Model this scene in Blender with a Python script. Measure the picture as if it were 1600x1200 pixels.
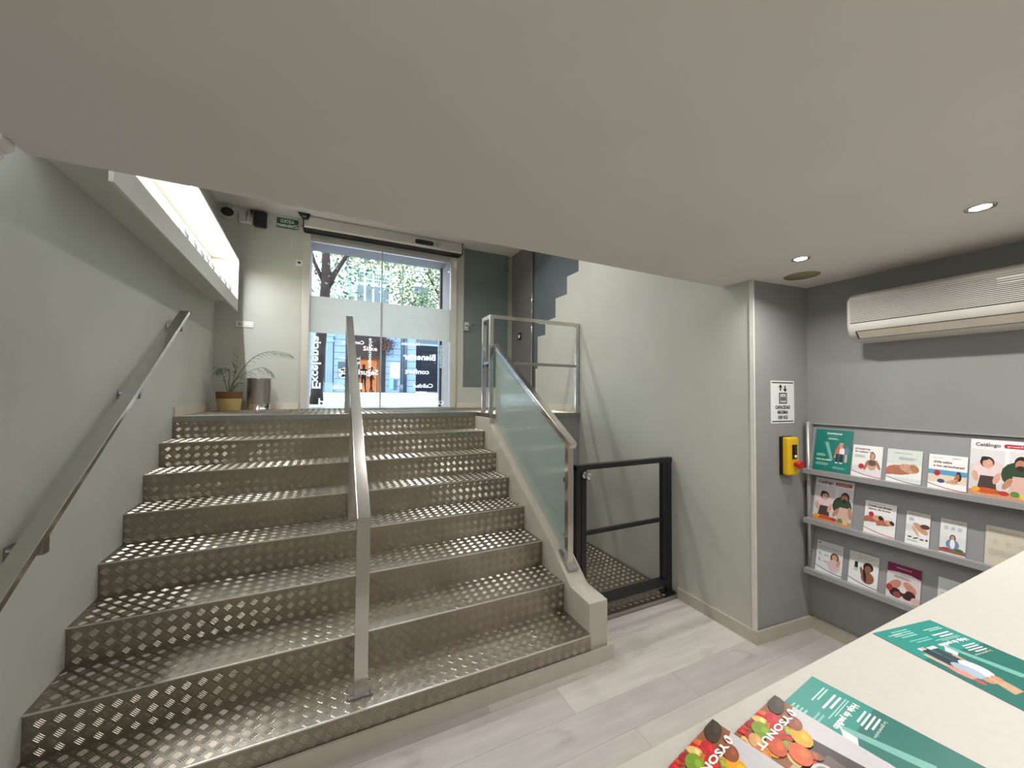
import bpy, bmesh, math, random
import numpy as np
from mathutils import Vector, Matrix
for o in list(bpy.data.objects): bpy.data.objects.remove(o, do_unlink=True)
S = bpy.context.scene
COL = S.collection
random.seed(7); RNG = np.random.default_rng(7)
pi = math.pi

# ------------------------------------------------------------------ camera
CAM_Z = 1.646
yaw, pitch, roll = math.radians(25.4955), math.radians(1.5195), math.radians(0.3985)
fw = Vector((math.sin(yaw)*math.cos(pitch), math.cos(yaw)*math.cos(pitch), math.sin(pitch)))
rt = Vector((math.cos(yaw), -math.sin(yaw), 0)); up = rt.cross(fw)
r2 = math.cos(roll)*rt + math.sin(roll)*up; u2 = -math.sin(roll)*rt + math.cos(roll)*up
cd = bpy.data.cameras.new('camera'); cam = bpy.data.objects.new('camera', cd); COL.objects.link(cam)
cd.sensor_width = 36.0; cd.lens = 593.465/1600*36; cd.clip_start = 0.02; cd.clip_end = 300
cam.matrix_world = Matrix(((r2.x, u2.x, -fw.x, 0), (r2.y, u2.y, -fw.y, 0), (r2.z, u2.z, -fw.z, CAM_Z), (0, 0, 0, 1)))
S.camera = cam
# ------------------------------------------------------------------ sky, exposure
W = bpy.data.worlds.new('sky'); S.world = W; W.use_nodes = True
bg = W.node_tree.nodes['Background']; bg.inputs[0].default_value = (0.80, 0.91, 1.0, 1); bg.inputs[1].default_value = 8.0
vs = S.view_settings; vs.view_transform = 'Standard'; vs.look = 'None'; vs.exposure = 0.14; vs.gamma = 1.0; vs.use_curve_mapping = False
LOW_W, HIGH_W, LED_W = 6.3, 7.8, 38.0      # watts of one recessed lamp in the low and in the high ceiling

# ------------------------------------------------------------------ materials
def lin(c):
    return tuple(((x/255)/12.92 if x/255 <= 0.04045 else ((x/255+0.055)/1.055)**2.4) for x in c)
def setin(b, **kw):
    for k, v in kw.items():
        k = k.replace('_', ' ')
        if k in b.inputs: b.inputs[k].default_value = v
def mat(name, rgb, rough=0.5, metal=0.0, vary=0.06, scale=8.0, bump=0.0, bscale=200.0, stretch=(1,1,1), spec=0.5, emit=None, estr=0.0, coat=0.0):
    m = bpy.data.materials.new(name); m.use_nodes = True
    nt = m.node_tree; b = nt.nodes['Principled BSDF']; c = lin(rgb)
    setin(b, Roughness=rough, Metallic=metal, Specular_IOR_Level=spec, Coat_Weight=coat)
    tc = nt.nodes.new('ShaderNodeTexCoord'); mp = nt.nodes.new('ShaderNodeMapping'); mp.inputs['Scale'].default_value = stretch
    nt.links.new(tc.outputs['Object'], mp.inputs['Vector'])
    nz = nt.nodes.new('ShaderNodeTexNoise'); nz.inputs['Scale'].default_value = scale; nz.inputs['Detail'].default_value = 5
    nt.links.new(mp.outputs[0], nz.inputs['Vector'])
    rp = nt.nodes.new('ShaderNodeValToRGB')
    rp.color_ramp.elements[0].position = 0.3; rp.color_ramp.elements[1].position = 0.7
    rp.color_ramp.elements[0].color = tuple(x*(1-vary) for x in c)+(1,); rp.color_ramp.elements[1].color = tuple(min(1, x*(1+vary)) for x in c)+(1,)
    nt.links.new(nz.outputs['Fac'], rp.inputs[0]); nt.links.new(rp.outputs[0], b.inputs['Base Color'])
    if bump:
        n2 = nt.nodes.new('ShaderNodeTexNoise'); n2.inputs['Scale'].default_value = bscale; n2.inputs['Detail'].default_value = 3
        nt.links.new(mp.outputs[0], n2.inputs['Vector'])
        bp = nt.nodes.new('ShaderNodeBump'); bp.inputs['Strength'].default_value = bump; bp.inputs['Distance'].default_value = 0.003
        nt.links.new(n2.outputs['Fac'], bp.inputs['Height']); nt.links.new(bp.outputs[0], b.inputs['Normal'])
    if emit:
        b.inputs['Emission Color'].default_value = lin(emit)+(1,); b.inputs['Emission Strength'].default_value = estr
    return m
_ink = {}
def ink(rgb, rough=0.35):
    k = tuple(rgb)+(rough,)
    if k not in _ink: _ink[k] = mat('print_%02x%02x%02x' % tuple(rgb), rgb, rough, vary=(0.03 if min(rgb) > 165 or rgb[1] > 1.4*rgb[0] else 0.12), scale=90)
    return _ink[k]
def glass(name, tint=(1,1,1), refl=1.0, body=0.0, body_rgb=(200,220,210), rough=0.02, transl=0.5):
    """pane: fresnel gloss over a see-through / milky mix"""
    m = bpy.data.materials.new(name); m.use_nodes = True; nt = m.node_tree; nt.nodes.remove(nt.nodes['Principled BSDF'])
    out = nt.nodes['Material Output']
    tr = nt.nodes.new('ShaderNodeBsdfTransparent'); tr.inputs[0].default_value = tuple(tint)+(1,)
    cur = tr.outputs[0]
    if body > 0:
        nz = nt.nodes.new('ShaderNodeTexNoise'); nz.inputs['Scale'].default_value = 4
        tc = nt.nodes.new('ShaderNodeTexCoord'); nt.links.new(tc.outputs['Object'], nz.inputs['Vector'])
        mx = nt.nodes.new('ShaderNodeMixRGB'); c = lin(body_rgb)
        mx.inputs[1].default_value = tuple(x*0.95 for x in c)+(1,); mx.inputs[2].default_value = tuple(min(1, x*1.05) for x in c)+(1,)
        nt.links.new(nz.outputs['Fac'], mx.inputs[0])
        df = nt.nodes.new('ShaderNodeBsdfDiffuse'); tl = nt.nodes.new('ShaderNodeBsdfTranslucent')
        nt.links.new(mx.outputs[0], df.inputs[0]); nt.links.new(mx.outputs[0], tl.inputs[0])
        a = nt.nodes.new('ShaderNodeMixShader'); a.inputs[0].default_value = transl
        nt.links.new(df.outputs[0], a.inputs[1]); nt.links.new(tl.outputs[0], a.inputs[2])
        b = nt.nodes.new('ShaderNodeMixShader'); b.inputs[0].default_value = body
        nt.links.new(cur, b.inputs[1]); nt.links.new(a.outputs[0], b.inputs[2]); cur = b.outputs[0]
    gl = nt.nodes.new('ShaderNodeBsdfGlossy'); gl.inputs['Roughness'].default_value = rough
    fr = nt.nodes.new('ShaderNodeFresnel'); fr.inputs[0].default_value = 1.45
    ml = nt.nodes.new('ShaderNodeMath'); ml.operation = 'MULTIPLY'; ml.inputs[1].default_value = refl
    nt.links.new(fr.outputs[0], ml.inputs[0])
    mx2 = nt.nodes.new('ShaderNodeMixShader'); nt.links.new(ml.outputs[0], mx2.inputs[0])
    nt.links.new(cur, mx2.inputs[1]); nt.links.new(gl.outputs[0], mx2.inputs[2]); nt.links.new(mx2.outputs[0], out.inputs[0])
    return m
M = {}
M['wall'] = mat('pale_wall_paint', (195,196,186), 0.75, vary=0.03, scale=3, bump=0.12, bscale=160)
M['grey'] = mat('grey_wall_paint', (150,150,149), 0.7, vary=0.04, scale=3, bump=0.12, bscale=160)
M['ceil'] = mat('ceiling_paint', (222,218,213), 0.85, vary=0.02, scale=2, bump=0.05, bscale=120)
M['base'] = mat('beige_skirting', (190,183,172), 0.5, vary=0.05, scale=14)
M['cream'] = mat('cream_skirting', (214,206,192), 0.5, vary=0.04, scale=14)
M['plate'] = mat('tread_plate_aluminium', (157,149,138), 0.37, 1.0, vary=0.10, scale=5)
M['relief'] = mat('tread_plate_ribs', (204,196,185), 0.26, 1.0, vary=0.06, scale=9)
M['steel'] = mat('polished_steel', (206,203,198), 0.15, 1.0, vary=0.04, scale=10)
M['brushed'] = mat('brushed_steel', (170,168,165), 0.3, 1.0, vary=0.08, scale=12, stretch=(12,12,0.5))
M['edge'] = mat('pale_edge_metal', (228,224,216), 0.34, 1.0, vary=0.1, scale=30)  # pale, slightly rough metal of the thin nosing bars
M['chrome'] = mat('chrome', (215,215,215), 0.08, 1.0, vary=0.02)
M['black'] = mat('black_painted_steel', (24,26,28), 0.4, vary=0.1)
M['blackp'] = mat('black_plastic', (20,20,22), 0.45, vary=0.1)
M['alu'] = mat('anodised_aluminium', (196,192,186), 0.35, 0.6, vary=0.04)
M['silver'] = mat('silver_cover', (205,202,196), 0.3, 0.5, vary=0.05, stretch=(1,40,40), scale=4)
M['white'] = mat('white_plastic', (232,230,224), 0.4, vary=0.02)
M['acw'] = mat('air_conditioner_plastic', (200,197,189), 0.45, vary=0.03)
M['dark'] = mat('dark_recess', (40,38,36), 0.7)
M['counter'] = mat('cream_laminate', (206,202,193), 0.45, vary=0.02, scale=90, bump=0.02, bscale=400)
M['lit'] = mat('white_lacquer', (208,206,198), 0.5, vary=0.02)
M['stringer'] = mat('stair_side_plaster', (186,180,168), 0.7, vary=0.06, scale=7, bump=0.08)
M['rack'] = mat('rack_grey_metal', (170,170,172), 0.4, 0.2, vary=0.03)
M['yellow'] = mat('yellow_plastic', (236,190,30), 0.4, vary=0.04)
M['red'] = mat('red_plastic', (200,30,34), 0.35, vary=0.04)
M['paper'] = mat('white_paper', (238,238,236), 0.6, vary=0.02, scale=30)
M['green'] = mat('green_sign', (14,96,58), 0.5, vary=0.05)
M['pane'] = glass('clear_glass', (0.96,0.985,0.975), 1.0)
M['band'] = glass('frosted_film', (1,1,1), 0.5, 0.97, (249,248,244), 0.3, 0.80)
M['logo'] = glass('clear_film_lettering', (1,1,1), 0.3, 0.9, (250,252,250), 0.3, 0.9)
M['vinyl'] = glass('white_vinyl_letters', (1,1,1), 0.2, 0.96, (246,246,246), 0.5, 0.8)
M['green_glass'] = glass('frosted_green_glass', (0.85,0.95,0.91), 1.3, 0.78, (204,220,209), 0.06, 0.35)
M['door_glass'] = glass('smoked_green_glass', (0.5,0.6,0.57), 1.2, 0.93, (122,134,129), 0.04, 0.1)
M['stair_glass'] = glass('blue_grey_glass', (0.5,0.56,0.6), 1.6, 0.93, (112,122,128), 0.15, 0.1)
# ------------------------------------------------------------------ mesh helpers
class MB:
    def __init__(s): s.v = []; s.f = []; s.m = []; s.cur = 0; s.sm = []
    def add(s, vs, fs, smooth=False):
        n = len(s.v); s.v += [tuple(v) for v in vs]
        for f in fs: s.f.append(tuple(i+n for i in f)); s.m.append(s.cur); s.sm.append(smooth)
        return s
    def box(s, x0, x1, y0, y1, z0, z1):
        v = [(x, y, z) for z in (z0, z1) for y in (y0, y1) for x in (x0, x1)]
        return s.add(v, [(0,2,3,1),(4,5,7,6),(0,1,5,4),(1,3,7,5),(3,2,6,7),(2,0,4,6)])
    def hexa(s, b, t):
        return s.add(list(b)+list(t), [(3,2,1,0),(4,5,6,7),(0,1,5,4),(1,2,6,5),(2,3,7,6),(3,0,4,7)])
    def bar(s, p, q, w, h, upv=(0,0,1)):
        p, q = Vector(p), Vector(q); d = (q-p).normalized(); sd = d.cross(Vector(upv)).normalized(); u = sd.cross(d)
        c = [(-w/2,-h/2),(w/2,-h/2),(w/2,h/2),(-w/2,h/2)]
        return s.hexa([p+sd*a+u*b for a, b in c], [q+sd*a+u*b for a, b in c])
    def prism(s, poly, axis, a0, a1):
        """poly: 2D points in the other two axes (in order), extruded along axis"""
        def P(p, a):
            if axis == 0: return (a, p[0], p[1])
            if axis == 1: return (p[0], a, p[1])
            return (p[0], p[1], a)
        n = len(poly); v = [P(p, a0) for p in poly]+[P(p, a1) for p in poly]
        f = [tuple(range(n))[::-1], tuple(range(n, 2*n))]+[(i, (i+1) % n, n+(i+1) % n, n+i) for i in range(n)]
        return s.add(v, f)
    def tube(s, pts, r, n=10, cap=True):
        pts = [Vector(p) for p in pts]; R = r if isinstance(r, (list, tuple)) else [r]*len(pts)
        rings = []; prev = None
        for i, p in enumerate(pts):
            d = (pts[min(i+1, len(pts)-1)]-pts[max(i-1, 0)]).normalized()
            a = prev if prev is not None else (Vector((0,0,1)) if abs(d.z) < 0.9 else Vector((1,0,0)))
            a = (a-d*a.dot(d)).normalized(); prev = a; b = d.cross(a)
            rings.append([p+(a*math.cos(2*pi*k/n)+b*math.sin(2*pi*k/n))*R[i] for k in range(n)])
        v = [x for rg in rings for x in rg]
        f = [(i*n+k, i*n+(k+1) % n, (i+1)*n+(k+1) % n, (i+1)*n+k) for i in range(len(pts)-1) for k in range(n)]
        s.add(v, f, True)
        if cap: s.add(rings[0], [tuple(range(n))[::-1]]); s.add(rings[-1], [tuple(range(n))])
        return s
    def lathe(s, prof, c=(0,0,0), n=24, ax='z', smooth=True):
        v = []; L = len(prof)
        for k in range(n):
            a = 2*pi*k/n
            for r, h in prof:
                x, y = r*math.cos(a), r*math.sin(a)
                q = (x, y, h) if ax == 'z' else ((x, h, y) if ax == 'y' else (h, x, y))
                v.append((q[0]+c[0], q[1]+c[1], q[2]+c[2]))
        f = [(k*L+i, ((k+1) % n)*L+i, ((k+1) % n)*L+i+1, k*L+i+1) for k in range(n) for i in range(L-1)]
        return s.add(v, f, smooth)
    def ell(s, c, r, n=12, m=8):
        v = [(c[0]+r[0]*math.sin(pi*j/m)*math.cos(2*pi*k/n), c[1]+r[1]*math.sin(pi*j/m)*math.sin(2*pi*k/n), c[2]+r[2]*math.cos(pi*j/m)) for j in range(m+1) for k in range(n)]
        f = [(j*n+k, (j+1)*n+k, (j+1)*n+(k+1) % n, j*n+(k+1) % n) for j in range(m) for k in range(n)]
        return s.add(v, f, True)
    def build(s, name, m, parent=None, bevel=0.0, local=False):
        me = bpy.data.meshes.new(name)
        off = Vector((0,0,0))
        if parent is not None and not local: off = worldloc(parent)
        me.from_pydata([(a-off.x, b-off.y, c-off.z) for a, b, c in s.v], [], s.f)
        for mm in (m if isinstance(m, list) else [m]): me.materials.append(mm)
        me.polygons.foreach_set('material_index', s.m); me.polygons.foreach_set('use_smooth', s.sm)
        bm = bmesh.new(); bm.from_mesh(me); bmesh.ops.remove_doubles(bm, verts=bm.verts, dist=1e-6)
        bmesh.ops.recalc_face_normals(bm, faces=bm.faces); bm.to_mesh(me); bm.free(); me.update()
        o = bpy.data.objects.new(name, me); COL.objects.link(o); o.parent = parent
        if bevel:
            b = o.modifiers.new('bevel', 'BEVEL'); b.width = bevel; b.segments = 2; b.limit_method = 'ANGLE'; b.angle_limit = 0.7
        return o
def worldloc(o):
    p = Vector(o.location)
    while o.parent: o = o.parent; p += Vector(o.location)
    return p
def tag(o, label=None, cat=None, group=None, kind=None):
    for k, v in (('label', label), ('category', cat), ('group', group), ('kind', kind)):
        if v: o[k] = v
    return o
def thing(name, label, cat, loc=(0,0,0), group=None, kind=None):
    o = bpy.data.objects.new(name, None); COL.objects.link(o); o.location = loc; o.empty_display_size = 0.1
    return tag(o, label, cat, group, kind)
def struct(name, mb, m, label=None, parent=None):
    o = mb.build(name, m, parent); 
    if parent is None: tag(o, label, name.split('_')[0].split('.')[0], None, 'structure')
    return o
def textmesh(body, size, extrude=0.0, align='LEFT', bold=0.0, sx=1.0):
    c = bpy.data.curves.new('t', 'FONT'); c.body = body; c.size = size; c.align_x = align; c.extrude = extrude; c.offset = bold; c.resolution_u = 2
    o = bpy.data.objects.new('t', c); me = bpy.data.meshes.new_from_object(o)
    v = [tuple(x.co) for x in me.vertices]; f = [tuple(p.vertices) for p in me.polygons]
    if align == 'FIT' : pass
    bpy.data.objects.remove(o); bpy.data.curves.remove(c); bpy.data.meshes.remove(me)
    return [(a*sx, b, z) for a, b, z in v], f
def put_text(mb, body, size, org, ux, uy, width=None, bold=0.0, align='LEFT', extrude=0.0):
    v, f = textmesh(body, size, extrude, 'LEFT', bold)
    if not v: return
    x0, x1 = min(a[0] for a in v), max(a[0] for a in v)
    k = 1.0 if width is None else width/(x1-x0)
    if align == 'CENTER': x0 = (x0+x1)/2
    ux, uy = Vector(ux), Vector(uy); n = ux.cross(uy); org = Vector(org)
    mb.add([org+ux*((a-x0)*k)+uy*b+n*z for a, b, z in v], f)
def relief(org, ux, uy, nrm, inside, L, Wd, p=0.058, h=0.0016, ox=0.0, oy=0.0, rows=None):
    """five-bar pattern of a tread plate as one mesh; inside(a,b) tells whether a group fits the plate"""
    V = []; 
    ux, uy, nrm = np.array(ux, float), np.array(uy, float), np.array(nrm, float); org = np.array(org, float)
    bl, bw, sp = 0.0155, 0.0024, 0.0066
    base = []
    for ang in (pi/4, -pi/4):
        d = np.array([math.cos(ang), math.sin(ang)]); q = np.array([-d[1], d[0]]); g = []
        for k in range(-2, 3):
            c = q*k*sp; l = bl*(1-0.06*abs(k))
            g += [c-d*l-q*bw*0.6, c+d*l-q*bw*0.6, c+d*l+q*bw*0.6, c-d*l+q*bw*0.6, c-d*l*0.6, c+d*l*0.6]
        base.append(np.array(g))
    tz = np.tile(np.array([0,0,0,0,h,h]), 5)
    na, nb = int(L/p)+2, int(Wd/p)+2
    for j in range(nb):
        for i in range(na):
            for k in (0, 1):
                a = (i+0.5*k)*p+ox; b = (j+0.5*k)*p+oy
                g = base[k]+np.array([a, b])
                keep = [q for q in range(5) if inside(*g[6*q:6*q+4].mean(0))]
                if not keep: continue
                sel = np.concatenate([np.arange(6*q, 6*q+6) for q in keep]); g = g[sel]
                V.append(org+g[:, :1]*ux+g[:, 1:]*uy+tz[sel][:, None]*nrm)
    if not V: return None
    V = np.concatenate(V); nbars = len(V)//6
    F = []
    for i in range(nbars):
        k = 6*i; F += [(k, k+1, k+5, k+4), (k+2, k+3, k+4, k+5), (k+1, k+2, k+5), (k+3, k, k+4)]
    return V, F
def relief_obj(res, parent, name='raised_ribs'):
    if res is None: return
    V, F = res; off = worldloc(parent)
    me = bpy.data.meshes.new(name); me.from_pydata((V-np.array(off)).tolist(), [], F); me.materials.append(M['relief']); me.update()
    o = bpy.data.objects.new(name, me); COL.objects.link(o); o.parent = parent; o['kind'] = 'stuff'
    return o
# ------------------------------------------------------------------ key dimensions (metres)
LAND, CEIL, HIGH = 1.44, 2.435, 3.85
XW, XW2, XR, XO = 2.5765, 3.127, 1.4605, 1.60        # lift wall, rack wall, stair side wall inner / outer face
Y0, TR, RI = 4.0086, 0.2985, 0.18
YB, YE = 5.45, 1.83                                   # door wall, edge of the low ceiling
lx = lambda y: -0.9736-0.0481*y                       # left wall face
YR = -3.0                                             # far end of the room behind the camera
# ------------------------------------------------------------------ shell
# floor of planks
mb = MB(); mb.box(lx(YR)-0.2, XW2+0.1, YR-0.1, 5.9, -0.12, -0.012)
floor = struct('floor', mb, M['dark'], 'pale grey wood plank floor')
def plank_mat(i, rgb):
    m = mat('plank_wood_%d' % i, rgb, 0.42, vary=0.10, scale=3.2, stretch=(0.7, 7, 7), bump=0.05, bscale=30)
    nt = m.node_tree; b = nt.nodes['Principled BSDF']
    src = b.inputs['Base Color'].links[0].from_socket
    tc = [n for n in nt.nodes if n.type == 'TEX_COORD'][0]
    mp = nt.nodes.new('ShaderNodeMapping'); mp.inputs['Scale'].default_value = (2.2, 5.5, 5.5); mp.inputs['Location'].default_value = (i*3.1, i*1.7, 0)
    nz = nt.nodes.new('ShaderNodeTexNoise'); nz.inputs['Scale'].default_value = 1.6; nz.inputs['Detail'].default_value = 6; nz.inputs['Distortion'].default_value = 0.8
    nt.links.new(tc.outputs['Object'], mp.inputs[0]); nt.links.new(mp.outputs[0], nz.inputs['Vector'])
    rp = nt.nodes.new('ShaderNodeValToRGB'); rp.color_ramp.elements[0].position = 0.60; rp.color_ramp.elements[1].position = 0.80
    rp.color_ramp.elements[0].color = (1,1,1,1); rp.color_ramp.elements[1].color = (0.78,0.76,0.75,1)
    nt.links.new(nz.outputs['Fac'], rp.inputs[0])
    mx = nt.nodes.new('ShaderNodeMixRGB'); mx.blend_type = 'MULTIPLY'; mx.inputs[0].default_value = 1.0
    nt.links.new(src, mx.inputs[1]); nt.links.new(rp.outputs[0], mx.inputs[2]); nt.links.new(mx.outputs[0], b.inputs['Base Color'])
    return m
PM = [plank_mat(i, c) for i, c in enumerate([(196,189,183),(203,197,190),(188,181,176),(199,191,184)])]
pw, pl_ = 0.193, 1.38; pv = {}
r = 0; y = 2.24
while y > YR:
    x = lx(y)-0.15-[0.0, 0.85, 0.42, 1.2, 0.2][r % 5]*0.9
    while x < XW2:
        x0, x1 = max(x, lx(y)-0.1), min(x+pl_, XW2+0.02)
        if x1-x0 > 0.08:
            k = (round(x1-x0, 3), (r*7+int(x*3)) % 4)
            mb = MB(); w = x1-x0-0.0012; hh = pw-0.0012
            if k not in pv:
                mb.box(0, w, 0, hh, -0.012, 0.0)
                o = mb.build('plank', PM[k[1]], floor, local=True); pv[k] = o.data
            else:
                o = bpy.data.objects.new('plank', pv[k]); COL.objects.link(o); o.parent = floor
            o.location = (x0, y-pw, 0)
        x += pl_
    y -= pw; r += 1
# walls
mb = MB(); mb.hexa([(lx(YR)-0.15,YR,0),(lx(YR),YR,0),(lx(YB),YB,0),(lx(YB)-0.15,YB,0)], [(lx(YR)-0.15,YR,HIGH+.1),(lx(YR),YR,HIGH+.1),(lx(YB),YB,HIGH+.1),(lx(YB)-0.15,YB,HIGH+.1)])
struct('wall_left', mb, M['wall'], 'pale grey painted wall beside the stairs with the sloping handrail')
mb = MB()
DX0, DX1, DZ = -0.33, 1.66, 3.66                       # door opening
mb.box(lx(YB)-0.15, DX0, YB, YB+0.5, 0, HIGH+.1); mb.box(DX0, DX1, YB, YB+0.5, DZ, HIGH+.1); mb.box(DX0, DX1, YB, YB+0.5, 0, LAND)
mb.box(DX1, 4.2, YB+0.06, YB+0.5, 0, HIGH+.1); mb.box(DX1, 1.775, YB, YB+0.06, 0, HIGH+.1); mb.box(1.775, 4.2, YB, YB+0.06, 0, 1.745)
struct('wall_back', mb, M['wall'], 'pale grey wall around the street door above the landing')
zig = [(1.618,0),(4.585,0),(4.585,2.443),(4.380,2.443),(4.380,2.622),(4.125,2.628),(4.125,2.872),(3.863,2.868),(3.863,3.082),(3.625,3.080),(3.625,HIGH+.1),(1.618,HIGH+.1)]
mb = MB(); mb.prism(zig, 0, XW, XW+0.05)
struct('wall_right', mb, M['wall'], 'pale wall beside the lift with a stepped upper edge')
CX = [(XW,1.618),(XW2+0.3,1.545),(XW2+0.3,1.9),(XW+0.05,1.9),(XW+0.05,1.66),(XW,1.66)]
mb = MB(); mb.prism([(XW+0.001,1.6175),(XW2+0.3,1.5395),(XW2+0.3,1.70),(XW+0.05,1.70)], 2, 0, HIGH)
struct('wall_column', mb, M['grey'], 'grey wall face carrying the lift notice and yellow lift control')
mb = MB(); mb.box(XW2, XW2+0.15, YR, 1.60, 0, CEIL+.1)
struct('wall_rack', mb, M['grey'], 'grey wall behind the brochure rack and air conditioner')
mb = MB(); mb.box(lx(YR)-0.15, XW2+0.15, YR-0.15, YR, 0, CEIL+.1)
struct('wall_front', mb, M['wall'], 'pale wall at the far end of the shop behind the viewer')
mb = MB(); mb.box(2.66, 2.72, 1.7, YB+.1, 0, HIGH+.3)
struct('wall_shaft', mb, M['grey'], 'grey wall behind the stair glazing')
# ceilings
mb = MB(); mb.box(lx(YR)-0.1, XW2+0.2, YR, YE, CEIL, CEIL+0.12); mb.box(lx(YR)-0.1, XW2+0.2, YE-0.06, YE, CEIL+0.12, HIGH+.1)
struct('ceiling', mb, M['ceil'], 'low off-white plaster ceiling with recessed lamps')
mb = MB(); mb.box(lx(YB)-0.2, 2.80, YE-0.06, YB+.2, HIGH, HIGH+0.12)
struct('ceiling_upper', mb, M['ceil'], 'higher off-white ceiling above the stairs and landing')
# skirting
def strip(name, m, pts, h, t, side, label, z=0.0):
    """skirting along a floor polyline; side = +1 left / -1 right of the direction"""
    mb = MB()
    for (a, b) in zip(pts[:-1], pts[1:]):
        a, b = Vector((a[0], a[1], 0)), Vector((b[0], b[1], 0)); d = (b-a).normalized(); n = Vector((-d.y, d.x, 0))*side
        e = d*t*0.99 if len(pts) > 2 else d*0
        bt = [a, b+e, b+e+n*t, a+n*t]
        mb.hexa([Vector((p.x, p.y, z)) for p in bt], [Vector((p.x, p.y, z+h)) for p in bt])
    return struct(name, mb, m, label)
strip('baseboard_right', M['base'], [(XW,2.235),(XW,1.606)], 0.085, 0.014, -1, 'beige skirting at the foot of the lift wall')
strip('baseboard_column', M['base'], [(XW-0.014,1.612),(XW2,1.566)], 0.085, 0.014, -1, 'beige skirting at the foot of the grey wall with the notice')
strip('baseboard_rack', M['base'], [(XW2,1.565),(XW2,YR)], 0.085, 0.014, -1, 'beige skirting under the brochure rack')
strip('baseboard_stairs', M['base'], [(lx(1.915),1.9165),(1.628,1.9165)], 0.085, 0.014, -1, 'beige skirting along the foot of the first step')
strip('baseboard_left', M['cream'], [(lx(YB),YB),(lx(4.02),4.02)], 0.08, 0.014, 1, 'cream skirting on the landing by the left wall', LAND)
strip('baseboard_back', M['cream'], [(lx(YB),YB),(DX0-0.03,YB)], 0.085, 0.014, -1, 'cream skirting behind the plant and bin', LAND)
strip('baseboard_landing', M['cream'], [(1.68,YB),(XW+0.02,YB)], 0.075, 0.014, -1, 'cream skirting under the smoked glass door', LAND)
strip('baseboard_lift', M['cream'], [(XW,YB),(XW,3.60)], 0.075, 0.014, -1, 'cream skirting beside the upper lift railing', LAND)
mb = MB(); mb.box(XW-0.008, XW+0.004, 1.604, 1.632, 0.085, CEIL-0.005)
struct('trim_1', mb, mat('corner_bead', (222,220,212), 0.4), 'pale corner bead on the edge of the grey wall')
# landing
mb = MB()
LP = [(lx(Y0),Y0),(XR+0.02,Y0),(XR+0.02,3.585),(XW,3.585),(XW,YB),(lx(YB),YB)]
mb.prism(LP, 2, LAND-0.04, LAND)
land = struct('floor_landing', mb, M['plate'], 'ribbed metal landing floor in front of the street door')
relief_obj(relief((lx(YB),3.6,LAND), (1,0,0), (0,1,0), (0,0,1), lambda a, b: (lx(3.6+b)+0.03 < lx(YB)+a < XW-0.03) and 3.6+b < YB-0.03 and (3.6+b > Y0+0.03 or lx(YB)+a > XR+0.06), 3.9, 1.9), land)
mb = MB(); mb.box(XO+0.002, XW, 3.60, 3.66, 0, LAND-0.041)
struct('wall_lift', mb, M['grey'], 'grey wall of the lift recess under the landing')
# ------------------------------------------------------------------ staircase
st = thing('staircase', 'wide staircase clad in ribbed metal tread plate', 'stairs', (0.2,1.92,0))
for i in range(8):
    y = Y0-TR*i; zt = LAND-RI*i; a0 = lx(y)
    zb_ = zt-RI
    mb = MB(); mb.hexa([(a0,y,zb_),(XR,y,zb_),(XR,y+0.012,zb_),(a0,y+0.012,zb_)], [(a0,y,zt-0.002),(XR,y,zt-0.002),(XR,y+0.012,zt-0.002),(a0,y+0.012,zt-0.002)])
    ri = mb.build('riser', M['plate'], st)
    ztop = zt-(0.045 if i == 0 else 0.012); zbot = zb_+(0.085 if i == 7 else 0.0)
    relief_obj(relief((a0,y,zb_), (1,0,0), (0,0,1), (0,-1,0), lambda a, b: 0.011 < a < XR-a0-0.011 and zbot-zb_+0.010 < b < ztop-zb_-0.009, XR-a0, RI, ox=(0.011*i) % 0.058-0.045, oy=-0.011), ri)
    if i == 0:
        mb = MB(); mb.hexa([(a0,y-0.004,zt-0.04),(XR+.02,y-0.004,zt-0.04),(XR+.02,y+0.02,zt-0.04),(a0,y+0.02,zt-0.04)], [(a0,y-0.004,zt+0.003),(XR+.02,y-0.004,zt+0.003),(XR+.02,y+0.02,zt+0.003),(a0,y+0.02,zt+0.003)])
        mb.build('edge_strip', M['brushed'], st)
        continue
    yb = y+TR
    mb = MB(); mb.hexa([(a0,y-0.003,zt-0.006),(XR,y-0.003,zt-0.006),(XR,yb,zt-0.006),(lx(yb),yb,zt-0.006)], [(a0,y-0.003,zt),(XR,y-0.003,zt),(XR,yb,zt),(lx(yb),yb,zt)])
    td = mb.build('tread', M['plate'], st)
    relief_obj(relief((a0,y,zt), (1,0,0), (0,1,0), (0,0,1), lambda a, b: lx(y+b)-a0+0.013 < a < XR-a0-0.011 and 0.012 < b < TR-0.011, XR-a0, TR, ox=0.01*i-0.06, oy=0.02), td)
    mb = MB(); mb.bar((a0,y-0.0035,zt-0.0005), (XR,y-0.0035,zt-0.0005), 0.007, 0.006)
    mb.build('nosing', M['edge'], st)
prof = [(1.932,0),(1.932,0.357),(2.14,0.368),(2.38,0.562),(3.19,1.082),(3.58,1.344),(3.585,1.398),(4.05,1.398),(4.05,0)]
mb = MB(); mb.prism(prof, 0, XR, XO); mb.build('side_wall', M['stringer'], st, bevel=0.004)
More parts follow.
